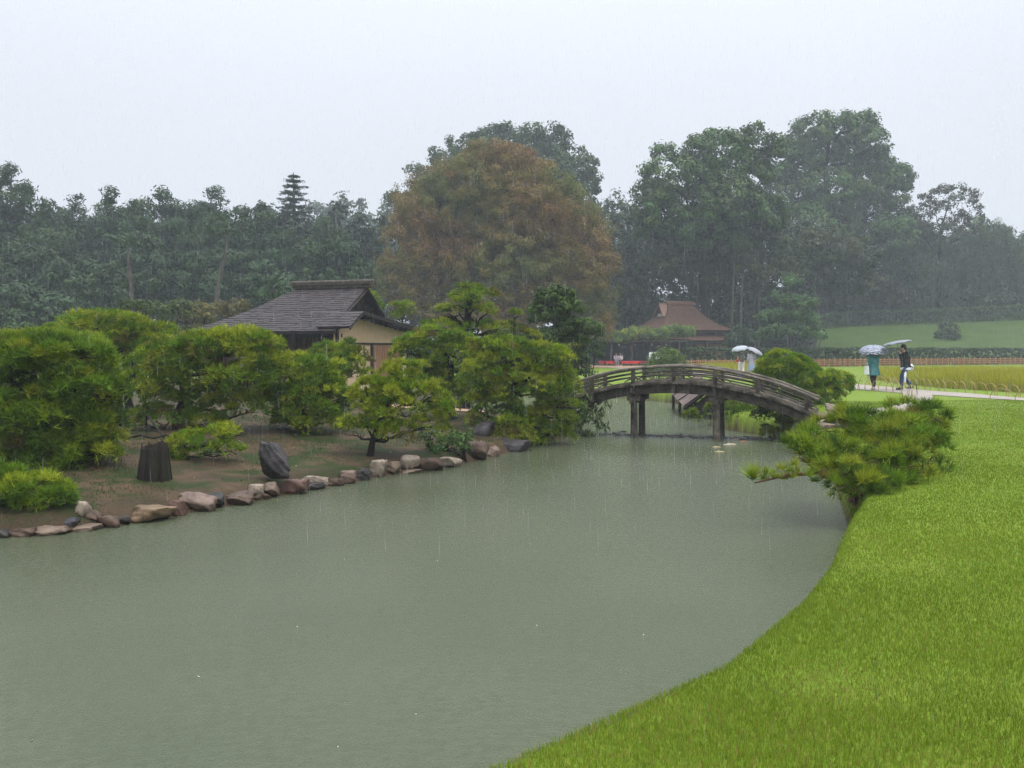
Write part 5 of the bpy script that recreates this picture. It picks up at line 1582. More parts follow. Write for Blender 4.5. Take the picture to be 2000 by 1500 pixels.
V, idx, col = leaf_mesh(C, Nn, 0.36, 60, 0.2, ((0.10, 0.16, 0.035), (0.13, 0.19, 0.035), (0.075, 0.13, 0.035), (0.22, 0.26, 0.04)), droop=0.4)
link("foliage", raw_mesh("foliage", V - root_loc(tre), 4, idx, M['leaf'], col), tre)

t = thing("board_fence", "short orange brown board fence beside the thatched house", "fence", (19.9, 90, 0))
mb = MB(); mb.box((20.3, 90.5, 1.85), (3.1, 0.1, 0.1)); mb.box((20.3, 90.5, 0.9), (3.1, 0.1, 0.1)); mb.build("rail", M['timber_dark'], t)
for q in range(9):
    mb = MB(); mb.box((18.95 + q * 0.34, 90.4, 1.1), (0.325, 0.05, 2.0 + 0.03 * (q % 2))); mb.build("plank", M['door_wood'], t)

# red benches
def bench(label, x0, x1, y, h=0.46):
    t = thing("bench", label, "bench", ((x0 + x1) / 2, y, 0), "red felt covered benches")
    w = x1 - x0; cx = (x0 + x1) / 2
    mb = MB(); mb.box((cx, y, h - 0.03), (w, 0.75, 0.06)); mb.build("seat", M['bamboo_red'], t)
    mb = MB()
    z = [(0, h + 0.012), (0.385, h + 0.01), (0.395, h - 0.06), (0.40, h - 0.22)]
    V, Fc = [], []
    prof = [(-0.40, h - 0.22), (-0.395, h - 0.06), (-0.385, h + 0.012), (0.385, h + 0.012), (0.395, h - 0.06), (0.40, h - 0.22)]
    for x in np.linspace(x0 - 0.01, x1 + 0.01, 9):
        for i, (a, zz) in enumerate(prof):
            wv_ = 0.012 * math.sin(x * 9 + i) if i in (0, 5) else 0
            V.append((x, y + a + wv_, zz))
    for k in range(8):
        for i in range(5):
            Fc.append((k * 6 + i, k * 6 + i + 1, k * 6 + 7 + i, k * 6 + 6 + i))
    mb.add(V, Fc); mb.build("felt_cover", M['red_cloth'], t)
    for s in (-1, 1):
        for q in (-1, 1):
            mb = MB(); mb.box((cx + s * (w / 2 - 0.12), y + q * 0.28, (h - 0.06) / 2), (0.07, 0.07, h - 0.06)); mb.build("leg", M['bamboo'], t)
    return t


bx = lambda px: X_at(px, 84)
bench("short red bench at the end of the court next to the egg shaped bush", bx(1172), bx(1182), 85.2)
bench("short red bench next to the two seated visitors", bx(1184), bx(1197), 84.2)
bench("long red bench in front of the open rest house", bx(1213), bx(1247), 84.2)
bench("red bench set further back, partly behind the long red bench", bx(1243), bx(1266), 86.0)
bench("small red bench seen behind the notice boards", bx(1262), bx(1276), 85.6)

# notice boards
t = thing("notice_board", "tilted pair of white notice boards with vertical writing on black posts", "notice board", (X_at(1275, 68), 68, 0))
mb = MB(); k = 68 / F
ctr = W(1276, 697, 68)
mb.box((X_at(1277, 68.08), 68.08, Z_at(697, 68)), (27 * k, 0.05, 24 * k)); mb.build("backing", M['black'], t)
for x in (1268, 1287):
    mb = MB(); mb.tube([(X_at(x, 68.1), 68.1, 0), (X_at(x, 68.1), 68.1, Z_at(700, 68))], 0.035, 6); mb.build("leg", M['black'], t)
for x0, x1, y0, y1 in ((1267.4, 1280.3, 688.2, 706.8), (1282.0, 1288.6, 688.2, 700.8)):
    mb = MB(); sh = 1.2 * k
    cxm, czm = X_at((x0 + x1) / 2, 68), Z_at((y0 + y1) / 2, 68); hw, hh = (x1 - x0) / 2 * k, (y1 - y0) / 2 * k
    mb.hexa([(cxm - hw - sh, 68.0, czm - hh), (cxm + hw - sh, 68.0, czm - hh), (cxm + hw - sh, 68.045, czm - hh), (cxm - hw - sh, 68.045, czm - hh), (cxm - hw + sh, 68.0, czm + hh), (cxm + hw + sh, 68.0, czm + hh), (cxm + hw + sh, 68.045, czm + hh), (cxm - hw + sh, 68.045, czm + hh)])
    panel = mb.build("panel", M['white_board'], t)
    if x0 < 1275:
        mb = MB()
        glyph = [((-.04, .04, .08, .012), (-.04, 0, .08, .012), (0, 0, .012, .11)), ((-.0, .045, .09, .012), (-.035, 0, .012, .09), (.035, 0, .012, .09), (0, -.045, .07, .012)), ((0, .03, .09, .012), (0, -.01, .07, .012), (-.02, 0, .012, .10), (.03, -.04, .05, .012)), ((0, .05, .07, .012), (0, .0, .09, .012), (0, -.045, .09, .012), (0, 0, .012, .10)), ((-.02, 0, .012, .1), (.02, .02, .05, .012), (.02, -.03, .05, .012))]
        for gi, gl in enumerate(glyph):
            for (u, v_, a, b) in gl:
                zz = czm + 0.22 - gi * 0.125 + v_
                mb.box((cxm - 0.06 + u + (zz - czm) * 0.12, 67.996, zz), (a, 0.006, b))
        mb.build("lettering", mat_plain("faded_black_ink", (0.10, 0.09, 0.11)), panel)
t = thing("garden_post", "dark round topped post standing before the white notice boards", "post", (X_at(1278, 60), 60, 0))
mb = MB(); c = W(1277, 700, 60); mb.tube([(c[0] - .05, 60, 0), (c[0], 60, 0.5), (c[0] + .02, 60, c[2] + .05)], [0.13, 0.11, 0.10], 9); mb.build("shaft", M['timber_dark'], t)
mb = MB(); mb.ball((c[0] + .03, 60, c[2] + 0.1), 0.13, 10, 7, (1, 1, 1.1)); mb.build("cap", M['black'], t)
t = thing("roofed_post", "little pale gabled roof on a post under the trellis edge", "post", (X_at(1289, 80), 80, 0))
mb = MB(); c = W(1289, 677, 80)
for s in (-1, 1): quad_slab(mb, c + np.array((s * .36, -.3, -.12)), c + np.array((s * .36, .3, -.12)), c + np.array((0, .3, .12)), c + np.array((0, -.3, .12)), 0.05)
mb.build("roof", M['bark_grey'], t); mb = MB(); mb.tube([(c[0], 80, 0), (c[0], 80, c[2])], 0.05, 6); mb.build("shaft", M['timber_dark'], t)

# ------------------------------------------------------------------ fences
fence = thing("bamboo_fence", "low tan bamboo fence of crossed rails and upright pickets before the long hedge", "fence", (14, 71, 0))
fp = [(13.2, 70.5), (24.5, 77), (40, 86.5), (58, 93.5)]
fp = np.array(fp); seg = np.linalg.norm(np.diff(fp, axis=0), axis=1); cum = np.concatenate([[0], np.cumsum(seg)])
fx = lambda s: (np.interp(s, cum, fp[:, 0]), np.interp(s, cum, fp[:, 1]))
for z in (0.24, 0.44, 0.62):
    mb = MB(); pts = []
    for s in np.arange(0, cum[-1], 1.5): x, y = fx(s); pts.append((x, y, gz(x, y) + z))
    mb.tube(pts, 0.04, 5); mb.build("rail", M['bamboo_red'], fence)
pick = MB().tube([(0, 0, -0.03), (0, 0, 0.4), (0, 0, 0.80)], 0.042, 5).mesh("picket", M['bamboo'])
pick2 = MB().tube([(0, 0, -0.03), (0, 0, 0.4), (0, 0, 0.70)], 0.038, 5).mesh("picket", M['bamboo_red'])
s, q = 0.0, 0
while s < cum[-1]:
    x, y = fx(s)
    link("picket", pick if q % 3 == 0 else pick2, fence, tuple(np.array((x, y - 0.05, gz(x, y))) - root_loc(fence)), (rng.normal() * .03, rng.normal() * .03, 0))
    s += 0.235; q += 1

hoop_me = {}
for hh, ww in ((0.40, 0.62), (0.34, 0.80)):
    hoop_me[hh] = MB().tube([(ww / 2 * math.cos(a), 0, hh * math.sin(a) ** 0.8 if 0 < a < math.pi else -0.03) for a in np.linspace(0, math.pi, 15)], 0.011, 5, True).mesh("hoop", M['bamboo'])


def hoops(label, line, step, hh, side=0.0):
    line = np.array(line, float); sg = np.linalg.norm(np.diff(line, axis=0), axis=1); cm = np.concatenate([[0], np.cumsum(sg)])
    x0, y0 = line[0]
    t = thing("hoop_fence", label, "edging fence", (x0, y0, gz(x0, y0)))
    for s in np.arange(0.1, cm[-1], step):
        x, y = np.interp(s, cm, line[:, 0]), np.interp(s, cm, line[:, 1])
        j = min(len(sg) - 1, int(np.searchsorted(cm, s) - 1))
        dx, dy = (line[j + 1] - line[j]) / sg[j]
        link("hoop", hoop_me[hh], t, tuple(np.array((x, y, gz(x, y))) - root_loc(t)), (rng.normal() * 0.06, 0, math.atan2(dy, dx) + rng.normal() * .1))
    return t


nrm2 = lambda c: np.stack([-np.gradient(c[:, 1]), np.gradient(c[:, 0])], 1) / np.linalg.norm(np.gradient(c, axis=0), axis=1)[:, None]
off = nrm2(path_c)
sel = (path_c[:, 1] < 54) & (path_c[:, 1] > 22)
pc, po_, pw = path_c[sel], off[sel], path_w[sel]
hoops("bamboo hoop edging between the path and the rice field", (pc + po_ * (pw + 0.22)[:, None])[::4], 0.52, 0.40)
nearside = (pc - po_ * (pw + 0.16)[:, None])[::4]
nearside = nearside[(nearside[:, 1] > 30.2)]
hoops("bamboo hoop edging along the lawn side of the path, by the patterned umbrella", nearside, 0.52, 0.40)
ns2 = (pc - po_ * (pw + 0.14)[:, None])[::4]
ns2 = ns2[(ns2[:, 1] < 27.6)]
hoops("low wide hoops along the path edge above the near lawn", ns2, 0.8, 0.34)
hoops("hoop edging along the far sand court beyond the bridge", [(6.3, 74.6), (10, 74.7), (14.6, 74.9)], 0.66, 0.40)
hoops("hoop edging running towards the couple in front of the bamboo fence", [(12.2, 66), (12.6, 61), (13.4, 55.5)], 0.5, 0.40)
hb = MB().tube([(0.34 * math.cos(a), 0, 0.42 * max(0, math.sin(a)) ** 0.85) for a in np.linspace(0, math.pi, 15)], 0.012, 6).mesh("hoop", M['timber'])
x, y = X_at(1786, 29.6), 29.6
t = thing("hoop_fence", "single dark tall hoop at the bend of the path, by the walking man", "edging fence", (x, y, gz(x, y)))
link("hoop", hb, t, (0, 0, 0), (0, 0, 0.9)); link("hoop", hoop_me[0.40], t, (-0.35, -.5, 0), (0, 0, 1.3))

# ------------------------------------------------------------------ people
def bake(mb, name, mat, voxel, extra=None, smooth_iter=3):
    me0 = mb.mesh(name + "_raw", mat)
    ob = bpy.data.objects.new("tmp", me0); COL.objects.link(ob)
    r = ob.modifiers.new("r", 'REMESH'); r.mode = 'VOXEL'; r.voxel_size = voxel; r.use_smooth_shade = True
    s = ob.modifiers.new("s", 'SMOOTH'); s.iterations = smooth_iter; s.factor = 0.5
    dg = bpy.context.evaluated_depsgraph_get(); dg.update()
    me = bpy.data.meshes.new_from_object(ob.evaluated_get(dg))
    bpy.data.objects.remove(ob); bpy.data.meshes.remove(me0)
    me.name = name
    if extra is not None:
        import bmesh
        bm = bmesh.new(); bm.from_mesh(me)
        tmp = extra.mesh("x", mat); bm.from_mesh(tmp); bm.to_mesh(me); bm.free(); bpy.data.meshes.remove(tmp)
    me.materials.clear(); me.materials.append(mat)
    me.polygons.foreach_set("use_smooth", np.ones(len(me.polygons), dtype=bool))
    return me


def v3(*a): return np.array(a, float)


def person(label, pos, yaw, H, P, cl, group=None):
    """x to the figure's right, y forward. P: joints in metres for a 1.70 m figure"""
    t = thing("person", label, "person", tuple(pos), group)
    k = H / 1.70
    J = {n: v3(*p) * k for n, p in P.items()}
    hip, chest, neck, head = J['hip'], J['chest'], J['neck'], J['head']
    b = MB()
    b.ball(hip, .145 * k, 12, 8, (1.05, .75, .85)); b.ball((hip + chest) / 2, .135 * k, 12, 8, (1, .72, 1.2)); b.ball(chest, .165 * k, 12, 8, (1.0, .68, 1.0))
    b.tube([hip, (hip + chest) / 2, chest, neck], [.13 * k, .115 * k, .13 * k, .06 * k], 12)
    b.tube([neck - UP * .05 * k, head], [.062 * k, .055 * k], 10)
    b.ball(head + UP * .03 * k, .105 * k, 14, 10, (.76, .92, 1.12))
    f = J.get('face', v3(0, 1, 0)); f = f / np.linalg.norm(f); rt = np.cross(f, UP)
    b.tube([head + f * .085 * k + UP * .03 * k, head + f * .112 * k + UP * .0 * k], [.012 * k, .018 * k], 6)
    for s in (-1, 1): b.ball(head + rt * s * .082 * k + UP * .02 * k, .024 * k, 8, 6, (.5, .8, 1.2))
    fing = MB()
    for s, n in ((-1, 'L'), (1, 'R')):
        sh, el, wr = J['sh' + n], J['el' + n], J['wr' + n]
        b.tube([chest * .35 + sh * .65, sh, el, wr], [.065 * k, .055 * k, .043 * k, .029 * k], 10); b.ball(sh, .062 * k, 10, 7)
        d = wr - el; d = d / np.linalg.norm(d); pm = wr + d * .055 * k
        sd = np.cross(d, v3(0, 1, 0.3)); sd = sd / max(1e-6, np.linalg.norm(sd)); pn = np.cross(sd, d)
        b.tube([wr, pm, pm + d * .03 * k], [.028 * k, .036 * k, .034 * k], 8)
        for q, ln in enumerate((.062, .072, .068, .052)):
            o = pm + d * .035 * k + sd * (q - 1.5) * .0185 * k
            c1 = (d * .75 + pn * .6); c2 = (d * .1 + pn)
            fing.tube([o - d * .02 * k, o + c1 * ln * .5 * k, o + c1 * ln * .5 * k + c2 * ln * .5 * k], [.0095 * k, .009 * k, .007 * k], 6)
        o = pm - sd * .03 * k; fing.tube([o - d * .015 * k, o - sd * .022 * k + d * .022 * k + pn * .01 * k, o - sd * .018 * k + d * .05 * k + pn * .028 * k], [.011 * k, .0105 * k, .008 * k], 6)
        hj, kn, an = J['hip'] + v3(s * .09 * k, 0, -.03 * k), J['kn' + n], J['an' + n]
        b.tube([hj, kn, an], [.085 * k, .056 * k, .04 * k], 10); b.ball(hj, .09 * k, 10, 7)
        ft = J.get('ft' + n, v3(0, 1, 0)); b.tube([an - UP * .03 * k - ft * .04 * k, an - UP * .055 * k + ft * .16 * k], [.042 * k, .032 * k], 8)
    link("body", bake(b, "body", M['skin'], .017, fing), t)
    for s in (-1, 1):
        e = MB(); e.ball(head + f * .09 * k + rt * s * .032 * k + UP * .035 * k, .011 * k, 8, 6); e.build("eye", M['black'], None).parent = t
    e = MB(); e.box(head + f * .094 * k - UP * .045 * k, (.04 * k, .012 * k, .01 * k), math.atan2(f[1], f[0]) - math.pi / 2); e.build("mouth", mat_plain("lips", (0.36, 0.15, 0.12)), None).parent = t
    h = MB(); h.ball(head + UP * .055 * k - f * .014 * k, .112 * k, 14, 9, (.84, .96, 1.0)); h.ball(head - f * .05 * k - UP * (.0 if not cl.get('long') else .05) * k, .085 * k, 12, 8, (.95, .75, 1.2 if cl.get('long') else .9))
    link("hair", bake(h, "hair", M['hair'], .014), t)
    # coat or top, with sleeves
    tp_ = MB(); g = cl.get('loose', 1.0)
    tp_.tube([hip + UP * cl.get('hem', -.12) * k, hip, (hip + chest) / 2, chest, chest + UP * .12 * k], [cl.get('flare', .17) * k * g, .165 * k * g, .155 * k * g, .172 * k * g, .10 * k], 14)
    tp_.tube([chest + UP * .08 * k, neck - UP * .01 * k], [.12 * k, .07 * k], 12)
    for s, n in ((-1, 'L'), (1, 'R')):
        sh, el, wr = J['sh' + n], J['el' + n], J['wr' + n]
        pts = [chest * .4 + sh * .6 + UP * .01, sh, el] + ([el + (wr - el) * .9] if cl.get('sleeve', 'long') == 'long' else [])
        if cl.get('sleeve') == 'short': pts[2] = sh + (el - sh) * .75
        tp_.tube(pts, ([.085 * k, .074 * k, .062 * k, .05 * k])[:len(pts)], 10)
        tp_.ball(sh, .076 * k, 10, 7)
    link(cl.get('top_name', 'jacket'), bake(tp_, "jacket", cl['top'], .019), t)
    tr = MB()
    for s, n in ((-1, 'L'), (1, 'R')):
        hj, kn, an = J['hip'] + v3(s * .09 * k, 0, -.02 * k), J['kn' + n], J['an' + n]
        e = an + (kn - an) * .08
        if cl.get('skirt'): continue
        w_ = cl.get('leg_w', 1.0)
        tr.tube([hj + UP * .06 * k, hj, kn, e], [.10 * k, .105 * k, .075 * k * w_, .062 * k * w_], 10)
    if cl.get('skirt'):
        tr.tube([hip + UP * .08 * k, hip - UP * .1 * k, hip - UP * cl['skirt'] * k], [.15 * k, .18 * k, .22 * k], 16)
    else:
        tr.ball(hip, .15 * k, 12, 8, (1.05, .8, .7))
    link("skirt" if cl.get('skirt') else "trousers", bake(tr, "trousers", cl['bottom'], .018), t)
    for s, n in ((-1, 'L'), (1, 'R')):
        an = J['an' + n]; ft = J.get('ft' + n, v3(0, 1, 0)); sm = MB()
        sm.tube([an - ft * .06 * k - UP * .02 * k, an - UP * .035 * k + ft * .03 * k, an - UP * .058 * k + ft * .19 * k], [.052 * k, .055 * k, .036 * k], 10)
        link("shoe", bake(sm, "shoe", cl['shoe'], .014), t)
    t.rotation_euler = (0, 0, yaw)
    return t


def umbrella(label, grip, R, depth, tilt, mat, shaft_len=0.62, rimmat=None, group=None):
    t = thing("umbrella", label, "umbrella", tuple(grip), group)
    g = np.array(grip, float)
    n, m = 8, 7
    V, Fc = [], []
    for sd in range(2):
        o = len(V)
        V.append((0, 0, shaft_len + (0.0 if sd == 0 else -0.008)))
        for i in range(1, m + 1):
            f = i / m
            r = R * math.sin(f * math.pi / 2 * 0.98); z = shaft_len - depth * (1 - math.cos(f * math.pi / 2 * 0.98)) - (0 if sd == 0 else 0.008)
            for q in range(n * 4):
                a = 2 * math.pi * q / (n * 4); ph = (q % 4) / 4
                sc = 1 - 0.065 * f * math.sin(ph * math.pi)
                V.append((r * sc * math.cos(a), r * sc * math.sin(a), z + 0.03 * f * f * math.sin(ph * math.pi)))
        K = n * 4
        for q in range(K):
            q2 = (q + 1) % K
            Fc.append((o, o + 1 + q, o + 1 + q2) if sd == 0 else (o, o + 1 + q2, o + 1 + q))
            for i in range(m - 1):
                a, b_, c_, d_ = o + 1 + i * K + q, o + 1 + i * K + q2, o + 1 + (i + 1) * K + q2, o + 1 + (i + 1) * K + q
                Fc.append((a, d_, c_, b_) if sd == 0 else (a, b_, c_, d_))
    mb = MB().add([g + np.array(v) for v in V], Fc)
    mb.build("canopy", mat, t, True)
    mb = MB(); mb.tube([g + v3(0, 0, -0.02), g + v3(0, 0, shaft_len + 0.06)], 0.007, 6); mb.build("shaft", M['black'], t)
    mb = MB(); mb.tube([g + v3(0, 0, 0.06), g + v3(0, 0, -0.06), g + v3(0.012, 0, -0.085), g + v3(0.035, 0, -0.09), g + v3(0.047, 0, -0.07)], 0.013, 7); mb.build("handle", M['black'], t)
    for q in range(n):
        a = 2 * math.pi * q / n
        mb = MB()
        mb.tube([g + v3(R * math.sin(f * math.pi / 2 * .98) * .985 * math.cos(a), R * math.sin(f * math.pi / 2 * .98) * .985 * math.sin(a), shaft_len - depth * (1 - math.cos(f * math.pi / 2 * .98)) - 0.014) for f in np.linspace(0.02, 1.0, 7)], 0.004, 4)
        mb.build("rib", rimmat or M['black'], t)
    t.rotation_euler = tilt
    return t


def rot_world(pos, yaw, local):
    c, s = math.cos(yaw), math.sin(yaw)
    return np.array(pos) + np.array((local[0] * c - local[1] * s, local[0] * s + local[1] * c, local[2]))


# zebra patterned umbrella cloth
m, N, L, P = new_mat("black_and_white_wavy_cloth")
wv = N.new('ShaderNodeTexWave'); wv.inputs['Scale'].default_value = 5.2; wv.inputs['Distortion'].default_value = 5.5; wv.inputs['Detail'].default_value = 1.5; wv.inputs['Detail Scale'].default_value = 2.2
wv.bands_direction = 'DIAGONAL'
tc = N.new('ShaderNodeTexCoord'); L.new(tc.outputs['Object'], wv.inputs['Vector'])
L.new(ramp(N, L, wv.outputs['Fac'], [(0.47, (0.03, 0.032, 0.06)), (0.53, (0.33, 0.35, 0.42))]), P.inputs['Base Color']); P.inputs['Roughness'].default_value = 0.5
M['zebra'] = m
M['grey_brolly'] = mat_plain("pale_grey_umbrella_cloth", (0.17, 0.18, 0.21), 0.6, var=0.04)
M['white_brolly'] = mat_plain("white_umbrella_cloth", (0.30, 0.32, 0.355), 0.6, var=0.03)
M['cream_brolly'] = mat_plain("milky_umbrella_cloth", (0.26, 0.255, 0.28), 0.5, var=0.04)

STAND = dict(hip=(0, 0, .90), chest=(0, 0, 1.24), neck=(0, 0.01, 1.43), head=(0, 0.03, 1.56), shL=(-.18, 0, 1.38), shR=(.18, 0, 1.38), elL=(-.23, -.03, 1.12), elR=(.23, -.03, 1.12), wrL=(-.22, .08, .90), wrR=(.22, .08, .90),
             knL=(-.10, .03, .49), knR=(.10, .02, .49), anL=(-.10, .0, .09), anR=(.10, -.02, .09))
# woman in the teal coat, seen from behind, walking away
wp_ = W(1707, 762, 34.0); wp_[2] = gz(wp_[0], wp_[1]) + 0.02
Pw = dict(STAND); Pw.update(knL=(-.08, .05, .49), anL=(-.06, -.10, .10), knR=(.09, .12, .50), anR=(.07, .16, .09), elR=(.22, .10, 1.16), wrR=(.12, .24, 1.30), elL=(-.24, -.02, 1.12), wrL=(-.24, .04, .90))
person("person in a teal raincoat and dark trousers walking away under the patterned umbrella", wp_, 0.06, 1.60, Pw, dict(top=cloth("teal_raincoat", (0.055, 0.17, 0.18), 0.3), bottom=cloth("dark_grey_trousers", (0.03, 0.034, 0.04)), shoe=cloth("grey_shoes", (0.30, 0.31, 0.32)), hem=-.30, flare=.235, loose=1.12, top_name="raincoat", leg_w=.9, long=True))
gp = rot_world(wp_, 0.06, np.array((.11, .27, 1.29)) * 1.60 / 1.7)
umbrella("open umbrella with a black and white wavy pattern", gp, 0.55, 0.30, (0.16, -0.13, 0.3), M['zebra'], 0.52)
t = thing("tote_bag", "white bag hanging at the side of the person in the teal raincoat", "bag", tuple(rot_world(wp_, .06, (-.27, .02, .80))))
c = np.array(t.location); mb = MB(); mb.hexa([c + v3(*p) for p in ((-.05, -.14, -.2), (.04, -.14, -.2), (.04, .14, -.2), (-.05, .14, -.2), (-.03, -.15, .12), (.02, -.15, .12), (.02, .15, .12), (-.03, .15, .12))]); mb.build("pouch", cloth("white_canvas", (0.70, 0.72, 0.74), .05), t)
mb = MB(); mb.tube([c + v3(0, -.09, .12), c + v3(0, -.05, .26), c + v3(0, .05, .26), c + v3(0, .09, .12)], .009, 5); mb.build("strap", cloth("white_strap", (0.6, 0.6, 0.62)), t)
# man in the black jacket walking to the left
mp_ = W(1769, 763, 33.6); mp_[2] = gz(mp_[0], mp_[1]) + 0.02
Pm = dict(STAND); Pm.update(hip=(0, 0, .90), chest=(0, .03, 1.24), neck=(0, .06, 1.43), head=(0, .09, 1.55), knL=(-.09, .16, .50), anL=(-.08, .17, .10), knR=(.09, .04, .50), anR=(.08, -.22, .14), elL=(-.21, .16, 1.16), wrL=(-.13, .22, 1.36), elR=(.25, -.12, 1.13), wrR=(.25, -.14, .90), shL=(-.19, .02, 1.38), shR=(.19, .02, 1.38))
man_yaw = 1.35
person("person in a black jacket and jeans striding along the path under the grey umbrella", mp_, man_yaw, 1.74, Pm, dict(top=cloth("black_jacket", (0.012, 0.013, 0.014)), bottom=cloth("dark_blue_jeans", (0.028, 0.05, 0.10), .3), shoe=cloth("dark_shoes", (0.02, 0.02, 0.022)), hem=-.05, flare=.19, loose=1.1))
gp = rot_world(mp_, man_yaw, np.array((-.12, .25, 1.36)) * 1.74 / 1.7)
umbrella("open pale grey umbrella with dark ribs tilted forward over the striding person", gp, 0.54, 0.13, (-0.10, -0.17, 0.1), M['grey_brolly'], 0.49)
t = thing("shoulder_bag", "white bag with a dark ring slung behind the person in the black jacket", "bag", tuple(rot_world(mp_, man_yaw, (.10, -.17, .86))))
c = np.array(t.location); mb = MB(); mb.ball(c, .15, 12, 8, (.9, .75, 1.0)); mb.build("pouch", cloth("white_bag_cloth", (0.72, 0.73, 0.76), .05), t)
mb = MB(); mb.tube([c + v3(.06 * math.cos(a), -.125, .07 * math.sin(a) - .02) for a in np.linspace(0, 5.2, 10)], .014, 6); mb.build("ring_mark", M['black'], t)
mb = MB(); mb.tube([c + v3(0, 0, .14), c + v3(-.03, 0, .32), c + v3(-.05, .05, .5)], .012, 5); mb.build("strap", M['black'], t)
t = thing("waist_cloth", "white shirt hem and towel hanging below the black jacket", "cloth", tuple(rot_world(mp_, man_yaw, (0, 0, .84))))
c = np.array(t.location); mb = MB(); mb.tube([c + v3(0, 0, .05), c + v3(0, 0, -.06)], [.186, .192], 18, False); mb.build("hem", cloth("white_shirt", (0.72, 0.75, 0.82), .04), t)
mb = MB(); p0 = rot_world(mp_, man_yaw, (-.10, .04, .80)); p1 = rot_world(mp_, man_yaw, (-.185, .06, .52)); p2 = rot_world(mp_, man_yaw, (-.15, .06, .30))
mb.tube([p0, p1, p2], [.05, .045, .035], 8); mb.build("towel", cloth("white_towel", (0.72, 0.75, 0.82), .04), t)
# the couple further up the path
cp1 = W(1448, 735, 50.0); cp1[2] = gz(cp1[0], cp1[1]) + 0.02
Pc = dict(STAND); Pc.update(elR=(.22, .06, 1.16), wrR=(.10, .20, 1.32), knL=(-.09, .08, .5), anL=(-.09, .10, .09), anR=(.09, -.10, .09))
person("person in a dark grey top and white trousers walking under the white umbrella", cp1, 0.2, 1.64, Pc, dict(top=cloth("dark_grey_top", (0.10, 0.10, 0.095)), bottom=cloth("white_trousers", (0.68, 0.64, 0.62), .05), shoe=cloth("pale_shoes", (0.4, 0.38, 0.36)), hem=-.02, sleeve='short', top_name="shirt", leg_w=1.15))
gp = rot_world(cp1, 0.2, np.array((.08, .22, 1.32)) * 1.64 / 1.7)
umbrella("open white umbrella, tilted, next to a second milky umbrella up the path", gp, 0.50, 0.24, (0.05, -0.22, 0.2), M['white_brolly'], 0.50)
t = thing("handbag", "small red bag at the hip of the person in white trousers", "bag", tuple(rot_world(cp1, .2, (-.20, .02, .93))))
c = np.array(t.location); mb = MB(); mb.ball(c, .10, 10, 7, (1, .6, .85)); mb.build("pouch", cloth("red_bag_cloth", (0.45, 0.03, 0.03)), t); mb = MB(); mb.tube([c + v3(-.05, 0, .07), c + v3(0, 0, .2), c + v3(.05, 0, .07)], .01, 5); mb.build("strap", cloth("red_strap", (0.3, 0.03, 0.03)), t)
cp2 = W(1468, 737, 48.8); cp2[2] = gz(cp2[0], cp2[1]) + 0.02
person("person in a lavender grey top and blue skirt walking under the milky umbrella", cp2, -0.15, 1.56, Pc, dict(top=cloth("lavender_top", (0.33, 0.32, 0.38)), bottom=cloth("pale_blue_skirt", (0.24, 0.31, 0.46)), shoe=cloth("blue_shoes", (0.08, 0.10, 0.16)), hem=-.06, flare=.18, skirt=.48, top_name="blouse"))
gp = rot_world(cp2, -0.15, np.array((.08, .22, 1.32)) * 1.56 / 1.7)
umbrella("open milky white umbrella drooping behind the person in the lavender top", gp, 0.50, 0.24, (0.1, 0.50, -0.1), M['cream_brolly'], 0.44)
# two visitors seated by the benches
SIT = dict(hip=(0, 0, .52), chest=(0, .05, .84), neck=(0, .07, 1.03), head=(0, .10, 1.16), shL=(-.18, .06, .98), shR=(.18, .06, .98), elL=(-.23, .12, .74), elR=(.23, .12, .74), wrL=(-.12, .32, .64), wrR=(.12, .32, .64),
           knL=(-.11, .42, .50), knR=(.11, .42, .50), anL=(-.11, .42, .09), anR=(.11, .40, .09))
person("person in pale lavender clothes seated at the end of the short red bench", (X_at(1203, 84.1), 84.1, 0), math.pi + 0.2, 1.62, SIT, dict(top=cloth("pale_lavender_top", (0.42, 0.38, 0.44)), bottom=cloth("grey_lavender_trousers", (0.30, 0.27, 0.33)), shoe=cloth("grey_shoes", (0.3, 0.3, 0.3)), hem=-.02, top_name="shirt"))
person("person in a white top and black trousers seated on the long red bench", (X_at(1212, 84.2), 84.2, 0), math.pi - 0.3, 1.62, SIT, dict(top=cloth("white_top", (0.66, 0.60, 0.58)), bottom=cloth("black_trousers", (0.02, 0.02, 0.025)), shoe=cloth("white_shoes", (0.6, 0.58, 0.56)), hem=-.02, top_name="shirt"))
bench("small red bench seat under the two seated visitors", X_at(1198, 84.15), X_at(1216, 84.15), 84.35)

